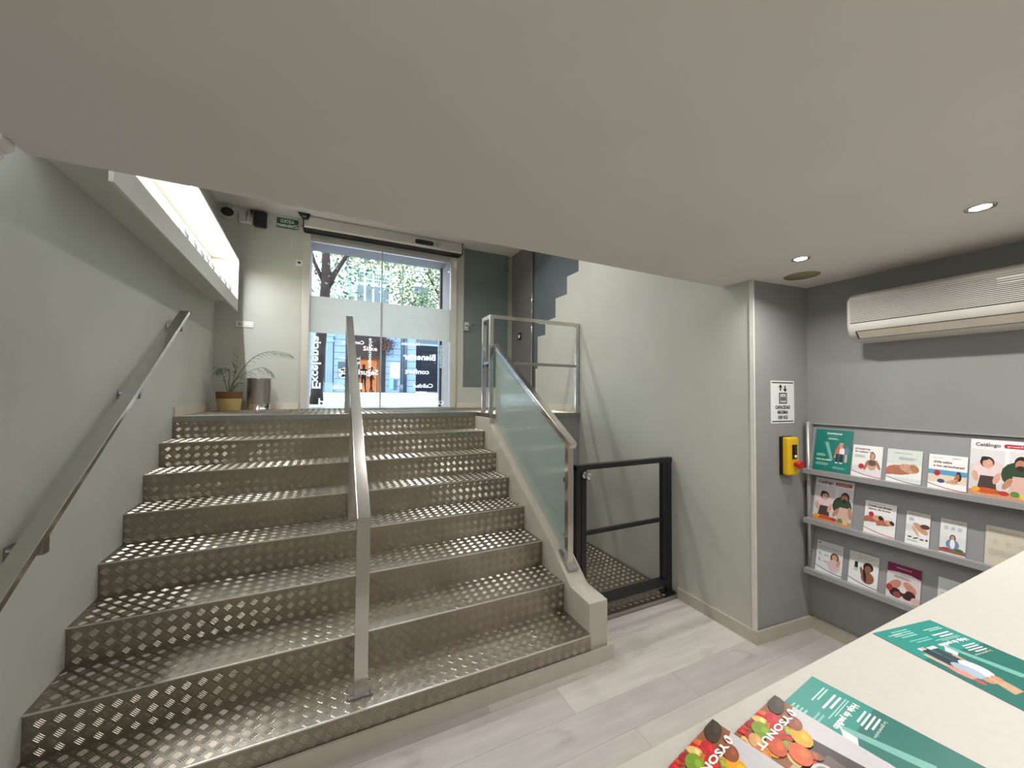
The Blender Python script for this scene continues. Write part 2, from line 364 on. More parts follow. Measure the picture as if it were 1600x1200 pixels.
# ------------------------------------------------------------------ handrails
def plate_foot(parent, x, y, z, tilt=None):
    mb = MB(); mb.box(x-0.055, x+0.055, y-0.05, y+0.05, z, z+0.007)
    f = mb.build('base_plate', M['brushed'], parent)
    for sx in (-1, 1):
        for sy in (-1, 1): MB().lathe([(0,0.006),(0.008,0.006),(0.008,0),(0,0)], (x+sx*0.043, y+sy*0.038, z+0.006), 8).build('bolt', M['chrome'], f)
RX = 0.158
rail = thing('centre_handrail', 'polished steel handrail with three posts down the middle of the stairs', 'handrail', (RX,2.04,0.18))
for y, z in ((2.04,0.18),(3.04,0.72),(4.16,LAND)):
    zt = 1.02+(y-2.04)*0.637
    mb = MB(); mb.box(RX-0.032, RX+0.032, y-0.02, y+0.02, z+0.004, zt)
    mb.build('post', M['steel'], rail, bevel=0.003); plate_foot(rail, RX, y, z+0.0017)
mb = MB(); mb.bar((RX,2.005,1.018), (RX,4.19,1.018+2.185*0.637), 0.064, 0.042, (0,0,1)); mb.build('rail', M['steel'], rail, bevel=0.004)
wr = thing('wall_handrail', 'flat polished steel handrail bracketed to the left wall', 'handrail', (lx(2.9)+0.08,2.9,1.6))
ly = lambda y, o, z: (lx(y)+o, y, z)
hz = lambda y: 1.018+(y-1.93)*0.6455
mb = MB(); mb.bar(ly(1.78,0.085,hz(1.78)), ly(3.90,0.085,hz(3.90)), 0.062, 0.03); mb.build('rail', M['steel'], wr, bevel=0.003)
for y in (2.10,3.00,3.80):
    z = hz(y); mb = MB()
    def blk(o0, o1, y0, y1, z0, z1): mb.hexa([ly(y0,o0,z0),ly(y0,o1,z0),ly(y1,o1,z0),ly(y1,o0,z0)], [ly(y0,o0,z1),ly(y0,o1,z1),ly(y1,o1,z1),ly(y1,o0,z1)])
    blk(0.070, 0.100, y-0.018, y+0.018, z-0.105, z-0.012); blk(0.006, 0.070, y-0.018, y+0.018, z-0.105, z-0.08); blk(0.0006, 0.006, y-0.03, y+0.03, z-0.125, z-0.06)
    mb.build('bracket', M['brushed'], wr)
# glass balustrade on the side wall
gb = thing('glass_balustrade', 'frosted green glass balustrade with steel rail at the right of the stairs', 'balustrade', (1.53,2.27,0.47))
gz0 = lambda y: 0.562+(y-2.38)*0.652
mb = MB(); mb.bar((1.525,2.205,1.285), (1.525,3.593,1.285+1.388*0.618), 0.06, 0.045); mb.build('rail', M['steel'], gb, bevel=0.004)
mb = MB(); mb.box(1.508, 1.553, 2.24, 2.285, 0.44, 1.315); mb.build('post', M['steel'], gb, bevel=0.003)
mb = MB(); mb.hexa([(1.49,2.20,gz0(2.20)-0.012),(1.572,2.20,gz0(2.20)-0.012),(1.572,2.33,gz0(2.33)),(1.49,2.33,gz0(2.33))], [(1.49,2.20,gz0(2.20)+0.004),(1.572,2.20,gz0(2.20)+0.004),(1.572,2.33,gz0(2.33)+0.008),(1.49,2.33,gz0(2.33)+0.008)]); mb.build('base_plate', M['brushed'], gb)
gy = [2.30,3.70]
mb = MB(); mb.prism([(2.30,gz0(2.30)+0.018),(3.59,gz0(3.59)+0.018),(3.59,2.12),(2.30,1.322)], 0, 1.526, 1.536); mb.build('glass_panel', M['green_glass'], gb)
mb = MB(); mb.bar((1.531,2.30,gz0(2.30)+0.010), (1.531,3.59,gz0(3.59)+0.012), 0.022, 0.02); mb.build('glazing_channel', M['alu'], gb)
for y, z in ((2.285,0.62),(2.285,1.02)):
    mb = MB(); mb.box(1.518, 1.545, y, y+0.035, z, z+0.035); mb.build('glass_clamp', M['chrome'], gb)
# upper lift railing
ur = thing('lift_railing', 'steel tube railing on the landing above the lift', 'railing', (1.478,3.62,LAND))
T = 2.462
for x, y in ((1.482,3.615),(1.482,3.815),(2.545,3.615)):
    mb = MB(); mb.box(x-0.02, x+0.02, y-0.02, y+0.02, LAND-0.03, T); mb.build('post', M['steel'], ur, bevel=0.002)
mb = MB(); mb.box(1.462, 1.502, 3.635, 3.795, T-0.04, T); mb.build('short_rail', M['steel'], ur, bevel=0.002)
mb = MB(); mb.box(1.502, 2.525, 3.595, 3.635, T-0.04, T); mb.build('top_rail', M['steel'], ur, bevel=0.002)
mb = MB(); mb.box(1.502, 2.525, 3.600, 3.630, 1.955, 1.985); mb.build('middle_rail', M['brushed'], ur, bevel=0.002)
mb = MB(); mb.box(1.467, 1.497, 3.635, 3.795, 1.955, 1.985); mb.build('middle_rail', M['brushed'], ur, bevel=0.002)
mb = MB(); mb.box(1.47, 1.495, 3.69, 3.74, 1.93, 1.96); mb.build('lock', M['black'], ur)
mb = MB(); mb.box(2.566, XW-0.001, 3.602, 3.628, LAND, T); mb.build('wall_channel', M['brushed'], ur)
# lift platform and gate
lp = thing('lift_platform', 'ribbed metal goods lift platform resting at floor level', 'lift', (2.08,2.9,0))
mb = MB(); mb.box(XO+0.012, XW-0.012, 2.245, 3.59, 0.0015, 0.032); pf = mb.build('platform', M['plate'], lp)
relief_obj(relief((XO+0.012,2.245,0.032), (1,0,0), (0,1,0), (0,0,1), lambda a, b: 0.02 < a < 0.93 and 0.03 < b < 1.32, 0.96, 1.34), pf)
mb = MB(); mb.box(XO+0.012, XW-0.012, 2.236, 2.245, 0.006, 0.034); mb.build('front_edge', M['brushed'], lp)
mb = MB(); mb.box(XO+0.012, XW-0.012, 2.239, 2.245, 0.0015, 0.006); mb.build('shadow_gap', M['black'], lp)
gt = thing('lift_gate', 'black steel gate with round chrome knob in front of the lift', 'gate', (2.1,2.30,0.033))
mb = MB(); mb.box(1.612, 1.652, 2.285, 2.325, 0.034, 1.118); mb.build('hinge_post', M['black'], gt, bevel=0.002)
mb = MB(); mb.box(1.656, 1.700, 2.285, 2.325, 0.10, 1.118); mb.build('stile', M['black'], gt, bevel=0.002)
mb = MB(); mb.box(2.462, 2.506, 2.285, 2.325, 0.10, 1.118); mb.build('stile', M['black'], gt, bevel=0.002)
mb = MB(); mb.box(2.510, 2.560, 2.285, 2.325, 0.034, 1.118); mb.build('latch_post', M['black'], gt, bevel=0.002)
mb = MB(); mb.box(1.612, 2.560, 2.28, 2.33, 1.095, 1.132); mb.build('top_bar', M['black'], gt, bevel=0.002)
mb = MB(); mb.box(1.700, 2.462, 2.292, 2.318, 0.615, 0.645); mb.build('middle_bar', M['black'], gt, bevel=0.002)
mb = MB(); mb.box(1.656, 2.506, 2.275, 2.335, 0.10, 0.150); mb.build('bottom_bar', M['black'], gt, bevel=0.002)
mb = MB(); mb.lathe([(0,-0.008),(0.026,-0.008),(0.026,-0.003),(0.012,0),(0.010,-0.03)][:3]+[(0.012,-0.014),(0.011,-0.026),(0.024,-0.032),(0.031,-0.046),(0.026,-0.060),(0.012,-0.066),(0,-0.067)], (1.690,2.292,1.058), 20, 'y'); mb.build('knob', M['chrome'], gt)
mb = MB(); mb.box(2.47, 2.57, 2.262, 2.345, 0.0345, 0.046); mb.build('foot_plate', M['black'], gt)
# ------------------------------------------------------------------ street door
d1 = thing('door_1', 'glazed sliding street door with frosted band and white lettering', None, (0.65,YB,LAND), kind='structure')
FR = mat('door_frame_paint', (206,202,190), 0.4, 0.2, vary=0.03)
for x0, x1 in ((-0.345,-0.262),(1.572,1.655)):
    mb = MB(); mb.box(x0, x1, YB-0.05, YB+0.03, LAND, 3.66); mb.build('jamb', FR, d1, bevel=0.003)
mb = MB(); mb.box(-0.262, 1.572, YB-0.012, YB+0.03, 3.585, 3.66); mb.build('head_rail', M['alu'], d1)
mb = MB(); mb.prism([(YB-0.001,3.70),(YB-0.001,3.848),(YB-0.14,3.848),(YB-0.155,3.83),(YB-0.155,3.715),(YB-0.13,3.69)], 0, -0.335, 1.70); hd = mb.build('operator_cover', M['silver'], d1)
mb = MB(); mb.box(1.70, 1.712, YB-0.156, YB-0.001, 3.69, 3.849); mb.box(-0.347, -0.335, YB-0.156, YB-0.001, 3.69, 3.849); mb.build('end_cap', M['black'], d1)
mb = MB(); mb.box(-0.335, 1.70, YB-0.14, YB-0.001, 3.678, 3.69); mb.build('track', M['black'], d1)
mb = MB(); mb.prism([(1.05+0.03*math.cos(a)+(0.20 if math.cos(a) > 0 else 0), 3.762+0.03*math.sin(a)) for a in [k*pi/8+pi/16 for k in range(16)]], 1, YB-0.166, YB-0.155); mb.build('motion_sensor', M['blackp'], d1)
mb = MB(); mb.tube([(1.30,YB-0.158,3.79),(1.35,YB-0.163,3.74),(1.38,YB-0.165,3.77),(1.355,YB-0.163,3.80),(1.33,YB-0.162,3.75)], 0.003, 6); mb.build('sensor_cable', M['blackp'], d1)
mb = MB(); mb.box(1.60, 1.65, YB-0.075, YB-0.05, 3.50, 3.60); mb.box(1.61, 1.64, YB-0.09, YB-0.075, 3.47, 3.52); mb.build('lock_box', M['white'], d1)
panes = []
for x0, x1, yy in ((-0.262,0.622,YB),(0.612,1.572,YB-0.001)):
    mb = MB(); mb.box(x0, x1, yy, yy+0.008, LAND+0.012, 3.59); p = mb.build('pane', M['pane'], d1); panes.append(p)
    mb = MB(); mb.box(x0, x1, yy-0.004, yy-0.0015, 2.415, 2.885); mb.build('frosted_band', M['band'], p)
mb = MB(); mb.box(0.600, 0.616, YB-0.006, YB+0.012, LAND+0.012, 3.59); mb.build('meeting_stile', M['alu'], d1)
mb = MB(); mb.box(-0.33, 1.66, YB-0.05, YB+0.5, LAND-0.01, LAND+0.006); mb.build('threshold', M['brushed'], d1)
yt = YB+0.0095
def glass_text(body, xr, z, w, h, bold=0.0, pane=0, vert=False, m=None, yy=None):
    mb = MB()
    if vert: put_text(mb, body, h, (xr, yy or yt, z), (0,0,1), (1,0,0), w, bold)
    else: put_text(mb, body, h, (xr, yy or yt, z), (-1,0,0), (0,0,1), w, bold)
    mb.build('lettering', m or M['vinyl'], panes[pane])
glass_text('Excelencia', -0.215, 1.70, 0.68, 0.135, 0.004, 0, True)
glass_text('Salud', 0.19, 1.475, 0.33, 0.145, 0.002)
glass_text('Confianza', 0.393, 2.30, 0.27, 0.065, 0.0015)
glass_text('Innovación', 0.349, 2.09, 0.25, 0.06)
glass_text('Rigor', 0.345, 2.03, 0.11, 0.05)
glass_text('Seguridad', 0.579, 1.895, 0.40, 0.10, 0.002)
glass_text('Eficacia', 0.379, 1.70, 0.36, 0.11, 0.002)
glass_text('responsable', 0.455, 1.95, 0.44, 0.07, 0.0, 0, True)
glass_text('Acompañamiento', 0.567, 1.588, 0.30, 0.05)
glass_text('Nutrición', 1.134, 2.325, 0.25, 0.065, 0.001, 1)
glass_text('Bienestar', 1.368, 2.125, 0.46, 0.125, 0.004, 1)
glass_text('confort', 1.277, 1.925, 0.34, 0.095, 0.003, 1)
glass_text('Calidad', 1.335, 1.73, 0.28, 0.08, 0.002, 1)
glass_text('Endocrinología', 1.291, 1.58, 0.54, 0.075, 0.0, 1)
glass_text('Ciencia', 1.498, 1.488, 0.265, 0.075, 0.001, 1)
glass_text('tranquilidad', 1.432, 2.02, 0.33, 0.05, 0, 1, True)
glass_text('YSONUT', 1.276, 2.70, 0.36, 0.085, 0.002, 1, False, M['logo'], YB-0.0055)
glass_text('nutrición y salud', 1.25, 2.57, 0.32, 0.03, 0, 1, False, M['logo'], YB-0.0055)
mb = MB(); sp = [(1.26-0.33*t, 2.655-0.075*math.sin(pi*t)+0.02*t) for t in [k/12 for k in range(13)]]
mb.add([(x, YB-0.0055, z) for x, z in sp]+[(x, YB-0.0055, z+0.012*math.sin(pi*k/12)+0.001) for k, (x, z) in enumerate(sp)], [(k, k+1, 14+k, 13+k) for k in range(12)]); mb.build('lettering', M['logo'], panes[1])
for xr, w in ((0.55,0.24),(0.16,0.34)): glass_text('inovance' if w > 0.3 else 'pronutrisan', xr, 2.645, w, 0.045, 0, 0, False, M['logo'], YB-0.0055)
# outer reveal of the doorway
RV = mat('outer_reveal_stone', (136,130,132), 0.8, vary=0.08, scale=6)
mb = MB(); mb.box(1.572, 1.66, YB+0.03, YB+0.5, LAND, 3.66); mb.box(-0.33, -0.262, YB+0.03, YB+0.5, LAND, 3.66); mb.box(-0.33, 1.66, YB+0.03, YB+0.5, 3.63, 3.66)
struct('trim_2', mb, RV, 'grey stone reveal around the outside of the street door')
mb = MB(); mb.box(1.540, 1.572, YB+0.44, YB+0.5, LAND, 3.63); struct('trim_3', mb, mat('outer_edge_brown', (92,78,72), 0.7), 'brown outer edge of the doorway')
# smoked glass door beside it
d2 = thing('door_2', 'smoked green glass door with chrome latch beside the street door', None, (2.15,YB,LAND), kind='structure')
mb = MB(); mb.box(1.785, 2.52, YB+0.012, YB+0.022, 1.748, HIGH-0.004); mb.build('glass_leaf', M['door_glass'], d2)
mb = MB(); mb.box(2.47, 2.525, YB-0.012, YB+0.03, 3.60, 3.70); mb.build('hinge', M['brushed'], d2)
mb = MB(); mb.box(1.79, 1.855, YB-0.02, YB+0.012, 2.60, 2.72); lk = mb.build('latch', M['chrome'], d2)
mb = MB(); mb.tube([(1.82,YB-0.02,2.675),(1.82,YB-0.06,2.675),(1.93,YB-0.065,2.68)], 0.011, 8); mb.lathe([(0,0),(0.018,0),(0.018,0.02),(0,0.02)], (1.83,YB-0.042,2.63), 12, 'y'); mb.build('lever', M['chrome'], lk)
mb = MB(); mb.box(1.775, 1.785, YB-0.006, YB+0.03, 1.745, HIGH-0.002); mb.build('frame_strip', M['alu'], d2)
# stair glazing seen behind the stepped wall
w1 = thing('window_1', 'blue grey stair glazing behind the stepped wall edge', None, (2.645,4.4,LAND), kind='structure')
mb = MB(); mb.box(2.632, 2.640, 3.4, 4.81, LAND, HIGH-0.002); mb.build('pane', M['stair_glass'], w1)
mb = MB(); mb.tube([(2.60,4.80,LAND),(2.60,4.80,HIGH-0.002)], 0.011, 12); mb.build('chrome_pole', M['chrome'], w1)
mb = MB(); mb.box(2.57, 2.625, 4.585, 4.63, LAND, 2.0); mb.build('lower_frame', M['cream'], w1)
mb = MB(); mb.box(2.59, 2.66, 4.81, YB, LAND, HIGH-0.002)
struct('wall_side', mb, mat('grey_brown_panel', (116,112,107), 0.6, vary=0.03, scale=3), 'grey panel with a square button beside the smoked glass door')
b = thing('door_button', 'white push button in a square black frame by the smoked glass door', 'button', (2.588,5.17,2.5))
mb = MB(); mb.box(2.577, 2.589, 5.11, 5.21, 2.475, 2.575); mb.build('frame', M['blackp'], b)
mb = MB(); mb.box(2.572, 2.577, 5.135, 5.185, 2.50, 2.55); mb.build('key', M['white'], b)
# ------------------------------------------------------------------ small fittings on the door wall
yw = YB
s = thing('light_switch', 'white double light switch on the door wall above the plant', 'switch', (-0.94,yw,2.455))
mb = MB(); mb.box(-1.03, -0.852, yw-0.009, yw-0.0005, 2.42, 2.492); mb.build('plate', M['white'], s, bevel=0.002)
for x0, x1 in ((-0.945,-0.912),(-0.908,-0.875)):
    mb = MB(); mb.box(x0, x1, yw-0.013, yw-0.009, 2.435, 2.478); mb.build('rocker', M['paper'], s)
mb = MB(); mb.lathe([(0,-0.003),(0.02,-0.003),(0.022,0),(0,0)], (-0.985,yw-0.009,2.456), 14, 'y'); mb.build('dimmer_knob', M['acw'], s)
s = thing('thermostat', 'small white thermostat with dark screen left of the street door', 'thermostat', (-0.385,yw,3.275))
mb = MB(); mb.box(-0.425, -0.347, yw-0.022, yw-0.0005, 3.235, 3.315); mb.build('case', M['white'], s, bevel=0.003)
mb = MB(); mb.box(-0.405, -0.370, yw-0.024, yw-0.022, 3.268, 3.292); mb.build('screen', M['blackp'], s)
s = tag(MB().box(-1.05, -0.868, yw-0.005, yw-0.0005, 3.47, 3.57).build('cover_plate', M['wall'], None, bevel=0.001), 'blank wall coloured cover plate under the black siren', 'cover plate')
s = thing('dome_camera', 'dark domed camera on a pale ring in the corner of the door wall', 'camera', (-1.135,yw,3.765))
mb = MB(); mb.lathe([(0,-0.012),(0.078,-0.012),(0.082,0),(0,0)], (-1.135,yw-0.001,3.755), 22, 'y'); mb.build('ring', M['acw'], s)
mb = MB(); mb.ell((-1.135,yw-0.02,3.768), (0.064,0.05,0.05)); mb.build('dome', M['dark'], s)
s = thing('alarm_siren', 'black plastic siren box high on the door wall', 'siren', (-0.80,yw,3.745))
mb = MB(); mb.box(-0.87, -0.74, yw-0.06, yw-0.0005, 3.645, 3.83); mb.build('case', M['blackp'], s, bevel=0.01)
mb = MB()
for k in range(6): mb.box(-0.85, -0.76, yw-0.063, yw-0.06, 3.67+k*0.022, 3.677+k*0.022)
mb.build('grille', M['dark'], s)
s = thing('wiring_module', 'small white wiring module with cables beside the black siren', 'module', (-0.95,yw,3.72))
mb = MB(); mb.box(-1.02, -0.885, yw-0.035, yw-0.0005, 3.665, 3.76); mb.build('case', M['white'], s, bevel=0.003)
mb = MB(); mb.box(-1.0, -0.96, yw-0.05, yw-0.035, 3.68, 3.78); mb.build('plug', M['acw'], s)
for k, c in enumerate(((150,90,70),(200,190,180),(120,110,105))):
    mb = MB(); x = -0.95+k*0.022; mb.tube([(x,yw-0.036,3.69),(x+0.004,yw-0.05,3.73),(x+0.012,yw-0.04,3.79),(x+0.02,yw-0.02,3.83)], 0.004, 6); mb.build('wire', ink(c), s)
mb = MB(); mb.box(-0.91, -0.885, yw-0.03, yw-0.0005, 3.79, 3.84); mb.build('clip', M['blackp'], s)
s = thing('emergency_exit_sign', 'green emergency exit sign left of the door operator', 'sign', (-0.52,yw,3.75))
mb = MB(); mb.box(-0.64, -0.405, yw-0.008, yw-0.0005, 3.745, 3.815); mb.build('board', M['green'], s)
mb = MB(); mb.box(-0.64, -0.405, yw-0.006, yw-0.0005, 3.693, 3.7449); mb.build('lower_board', M['green'], s)
mb = MB(); put_text(mb, 'SORTIDA', 0.06, (-0.60,yw-0.0085,3.757), (1,0,0), (0,0,1), 0.15, 0.001); put_text(mb, "D'EMERGÈNCIA", 0.05, (-0.63,yw-0.0085,3.704), (1,0,0), (0,0,1), 0.215, 0.001); mb.build('lettering', M['paper'], s)
s = thing('door_sensor', 'black wedge sensor above the left end of the door operator', 'sensor', (-0.32,yw-0.1,3.85))
mb = MB(); mb.prism([(-0.40,3.849),(-0.27,3.849),(-0.285,3.79),(-0.345,3.775)], 1, yw-0.20, yw-0.16); mb.build('body', M['blackp'], s)
mb = MB(); put_text(mb, '100', 0.025, (-0.352,yw-0.2005,3.795), (1,0,0), (0,0,1), 0.04); mb.build('lettering', M['paper'], s)
mb = MB(); mb.tube([(-0.74,yw-0.02,3.83),(-0.70,yw-0.02,3.80),(-0.66,yw-0.02,3.735),(-0.60,yw-0.02,3.715),(-0.50,yw-0.02,3.72),(-0.42,yw-0.02,3.745),(-0.36,yw-0.012,3.755)], 0.004, 6)
mb.tube([(-0.40,yw-0.012,3.74),(-0.43,yw-0.008,3.68),(-0.47,yw-0.006,3.58),(-0.472,yw-0.006,3.50),(-0.455,yw-0.006,3.42)], 0.004, 6)
tag(mb.build('cable', M['white'], None), 'thin white cable looping from the siren to the door operator', 'cable')
# ------------------------------------------------------------------ plant, bin
pt = thing('potted_palm', 'small palm in a two-tone woven basket on the landing', 'plant', (-1.005,5.10,LAND+0.0017))
BK = mat('basket_straw', (204,176,118), 0.8, vary=0.18, scale=40, stretch=(1,1,8), bump=0.6, bscale=120); BK2 = mat('basket_brown', (128,92,58), 0.8, vary=0.15, scale=40, stretch=(1,1,8), bump=0.6, bscale=120)
z0 = LAND+0.0017
pr = [(0,0)]+[(0.100+0.020*(k/22)+(0.003 if k % 2 else 0), 0.21*k/22) for k in range(15)]
mb = MB(); mb.lathe(pr, (-1.005,5.10,z0), 28); bs = mb.build('basket', BK, pt)
mb = MB(); mb.lathe([(0.100+0.020*(k/22)+(0.003 if k % 2 else 0), 0.21*k/22) for k in range(14, 23)]+[(0.112,0.21),(0.11,0.17),(0,0.17)], (-1.005,5.10,z0), 28); mb.build('basket_rim', BK2, pt)
LF = [mat('palm_leaf_%d' % k, c, 0.5, vary=0.15, scale=20) for k, c in enumerate([(70,92,58),(92,112,70),(132,142,84)])]
def frond(path, n, ll, droop, m, wd=0.011):
    mb = MB(); P = [Vector(p) for p in path]
    Q = []
    for k in range(21):
        t = k/20; L = len(P)-1; i = min(int(t*L), L-1); f = t*L-i
        a = P[max(i-1, 0)]; b = P[i]; c = P[i+1]; d = P[min(i+2, L)]
        Q.append(0.5*((2*b)+(c-a)*f+(2*a-5*b+4*c-d)*f*f+(3*b-a-3*c+d)*f**3))
    mb.tube(Q, [0.0045*(1-0.7*k/20) for k in range(21)], 6); o = mb.build('stem', m, pt); mb = MB()
    for k in range(n):
        t = 0.42+0.58*k/(n-1); i = min(int(t*20), 19); p = Q[i]; d = (Q[min(i+1, 20)]-Q[max(i-1, 0)]).normalized()
        for sgn in (-1, 1):
            sd = d.cross(Vector((0,0,1)))
            sd = (sd.normalized() if sd.length > 0.05 else Vector((1,0,0)))*sgn
            l = ll*(0.55+0.45*math.sin(pi*min(1, (t-0.35)/0.62)))*random.uniform(0.85, 1.1)
            dr = (sd*0.75+d*0.75).normalized(); q0 = p; q1 = p+dr*l*0.55+Vector((0,0,-droop*l*0.18)); q2 = p+dr*l+Vector((0,0,-droop*l*0.6))
            wv = dr.cross(Vector((0,0,1))).normalized()*wd*0.5
            mb.add([q0-wv*0.4, q0+wv*0.4, q1+wv+Vector((0,0,-0.002)), q1+Vector((0,0,0.002)), q1-wv+Vector((0,0,-0.002)), q2], [(0,1,2,3),(0,3,4),(3,2,5),(4,3,5)])
    mb.build('leaflets', m, o)
B0 = (-1.0,5.10,1.60)
frond([B0,(-0.95,5.09,1.78),(-0.80,5.07,2.02),(-0.62,5.05,2.11),(-0.42,5.03,2.085)], 13, 0.15, 1.0, LF[0])
frond([B0,(-0.98,5.09,1.74),(-0.86,5.07,1.85),(-0.70,5.05,1.925),(-0.60,5.04,1.87)], 8, 0.12, 1.5, LF[1])
frond([B0,(-0.97,5.10,1.76),(-0.95,5.10,1.90),(-0.935,5.08,2.02),(-0.93,5.06,2.12)], 8, 0.10, 0.1, LF[2], 0.016)
frond([B0,(-1.01,5.09,1.74),(-1.005,5.08,1.86),(-1.04,5.03,1.905),(-1.10,4.97,1.86)], 10, 0.12, 1.2, LF[0])
frond([B0,(-1.03,5.08,1.70),(-1.05,5.06,1.80),(-1.075,5.02,1.88),(-1.10,4.99,1.91)], 7, 0.09, 0.8, LF[1])
frond([B0,(-0.975,5.09,1.66),(-0.95,5.08,1.71),(-0.92,5.07,1.745),(-0.88,5.06,1.75)], 6, 0.07, 0.6, LF[0])
bn = thing('waste_bin', 'cylindrical brushed steel waste bin beside the palm', 'bin', (-0.745,5.20,LAND+0.0017))
mb = MB(); mb.lathe([(0,0),(0.119,0),(0.119,0.012),(0.116,0.014),(0.116,0.075)], (-0.745,5.20,z0), 36); mb.build('base_ring', M['steel'], bn)
mb = MB(); mb.lathe([(0.118,0.075),(0.118,0.355),(0.121,0.36),(0.118,0.366),(0.110,0.36),(0.110,0.02),(0,0.02)], (-0.745,5.20,z0), 36); mb.build('shell', M['brushed'], bn)
# ------------------------------------------------------------------ lit display shelf on the left wall
ds = thing('display_shelf', 'long lit white display box hung on the left wall above the stairs', 'shelf', (lx(3.6)+0.13,3.6,2.6))
e = lambda y: 0.055*(y-2.08)/3.1
def panel(name, o0, o1, y0, y1, za, zb, m=None):
    mb = MB(); g = 0.0008
    bt = [(lx(y0)+o0+g,y0),(lx(y0)+o1,y0),(lx(y1)+o1,y1),(lx(y1)+o0+g,y1)]
    mb.hexa([(x,y,za+e(y)) for x, y in bt], [(x,y,zb+e(y)) for x, y in bt]); return mb.build(name, m or M['lit'], ds)
panel('bottom_panel', 0, 0.242, 2.08, 5.18, 2.605, 2.625); panel('lip', 0.242, 0.26, 2.08, 5.18, 2.50, 2.632)
panel('top_panel', 0, 0.26, 2.08, 5.18, 3.075, 3.10); panel('back_panel', 0, 0.01, 2.10, 5.16, 2.625, 3.075)
panel('end_panel', 0, 0.26, 5.16, 5.18, 2.625, 3.075); panel('end_panel', 0, 0.242, 2.08, 2.10, 2.625, 3.075)
LED = mat('led_strip', (255,252,242), 0.5, emit=(255,247,230), estr=25.0)
ls = panel('led_strip', 0.222, 0.234, 2.12, 5.15, 3.066, 3.074, LED)
ld = bpy.data.lights.new('led_light', 'AREA'); ld.shape = 'RECTANGLE'; ld.size = 0.012; ld.size_y = 3.0; ld.energy = LED_W; ld.color = (0.93,0.97,1.0)
lo = bpy.data.objects.new('led_light', ld); COL.objects.link(lo); lo.parent = ls; lo.location = Vector((lx(3.635)+0.228, 3.635, 3.062+e(3.635)))-worldloc(ls); lo.rotation_euler = (math.atan(0.055/3.1), 0, math.atan(0.0481))
JG = glass('jar_glass', (0.95,0.96,0.97), 1.5, 0.3, (225,230,232), 0.02)
JL = ['eighth','seventh','sixth','fifth','fourth','third','second']
for k, (y, r_, h_) in enumerate(((3.30,0.035,0.115),(3.55,0.03,0.125),(3.75,0.035,0.115),(3.95,0.03,0.13),(4.12,0.035,0.12),(4.45,0.03,0.115),(4.70,0.035,0.125),(4.95,0.035,0.13))):
    x = lx(y)+0.195; zz = 2.6255+e(y)
    mb = MB(); mb.lathe([(0,0.002),(r_*0.9,0.002),(r_,0.01),(r_,h_*0.7),(r_*0.6,h_*0.82),(r_*0.6,h_),(r_*0.5,h_),(r_*0.5,h_*0.8),(r_*0.9,h_*0.68),(r_*0.9,0.012),(0,0.012)], (x,y,zz), 16)
    tag(mb.build('glass_jar', JG, None), 'clear glass jar in the lit display box, '+(JL[k]+' from the street door end' if k < 7 else 'nearest the street door'), 'jar', 'glass jars in the lit display box')
# ------------------------------------------------------------------ low ceiling fittings
def lamp(x, y, z, watts, col, label, group, spread=150):
    t = thing('recessed_lamp', label, 'lamp', (x,y,z), group)
    mb = MB(); mb.lathe([(0.030,0.0),(0.030,-0.002),(0.042,-0.005),(0.046,-0.001),(0.046,0)], (x,y,z-0.0005), 28); mb.build('trim_ring', M['chrome'], t)
    mb = MB(); mb.lathe([(0,-0.0028),(0.0295,-0.0028),(0.0295,-0.0012),(0,-0.0012)], (x,y,z-0.0005), 24); mb.build('lens', LENS, t)
    ld = bpy.data.lights.new('lamp_light', 'AREA'); ld.shape = 'DISK'; ld.size = 0.07; ld.energy = watts; ld.color = col; ld.spread = math.radians(spread)
    lo = bpy.data.objects.new('lamp_light', ld); COL.objects.link(lo); lo.parent = t; lo.location = (0,0,-0.008)
LENS = mat('lamp_lens', (255,255,255), 0.4, emit=(255,250,240), estr=30.0)
lamp(2.421,1.239,CEIL,LOW_W,(1,0.975,0.945),'recessed ceiling lamp nearest the round vent','low ceiling lamps')
lamp(2.421,0.570,CEIL,LOW_W,(1,0.975,0.945),'recessed ceiling lamp above the counter at right','low ceiling lamps')
for x, y in ((1.12,0.10),(2.42,-0.3),(-0.1,-0.7),(1.1,-1.1),(2.4,-1.3),(-0.1,-2.0),(1.4,-2.2)):  # first follows a glimpsed lamp; the others are added unseen to light the room
    lamp(x,y,CEIL,LOW_W,(1,0.975,0.945),'unseen recessed lamp in the low ceiling outside the picture','lamps behind the viewer')
for x, y in ((1.90,4.26),(1.90,3.18),(0.60,4.26),(0.60,3.18)):
    lamp(x,y,HIGH,HIGH_W,(1,0.98,0.95),'recessed lamp in the high ceiling hidden above the low one','high ceiling lamps',130)
vt = thing('ceiling_vent', 'round recessed vent in the low ceiling by the grey wall', 'vent', (2.774,1.415,CEIL))
mb = MB(); mb.lathe([(0.098,-0.0005),(0.112,-0.004),(0.118,-0.0005)], (2.774,1.415,CEIL), 32); mb.build('rim', M['ceil'], vt)
mb = MB(); mb.lathe([(0,-0.0015),(0.098,-0.0015),(0.098,-0.0005),(0,-0.0005)], (2.774,1.415,CEIL), 32); mb.build('diffuser', mat('vent_mesh', (150,140,104), 0.7, vary=0.2, scale=300), vt)
cc = thing('security_camera', 'white security camera at the top of the left wall, cut by the frame', 'camera', (-1.03,1.70,CEIL))
mb = MB(); mb.lathe([(0,-0.001),(0.062,-0.001),(0.062,-0.02),(0.045,-0.035),(0,-0.035)], (-0.985,1.745,CEIL), 24); mb.build('base', M['white'], cc)
mb = MB(); mb.ell((-0.985,1.745,CEIL-0.045), (0.042,0.042,0.036), 20, 12); mb.build('body', M['white'], cc)
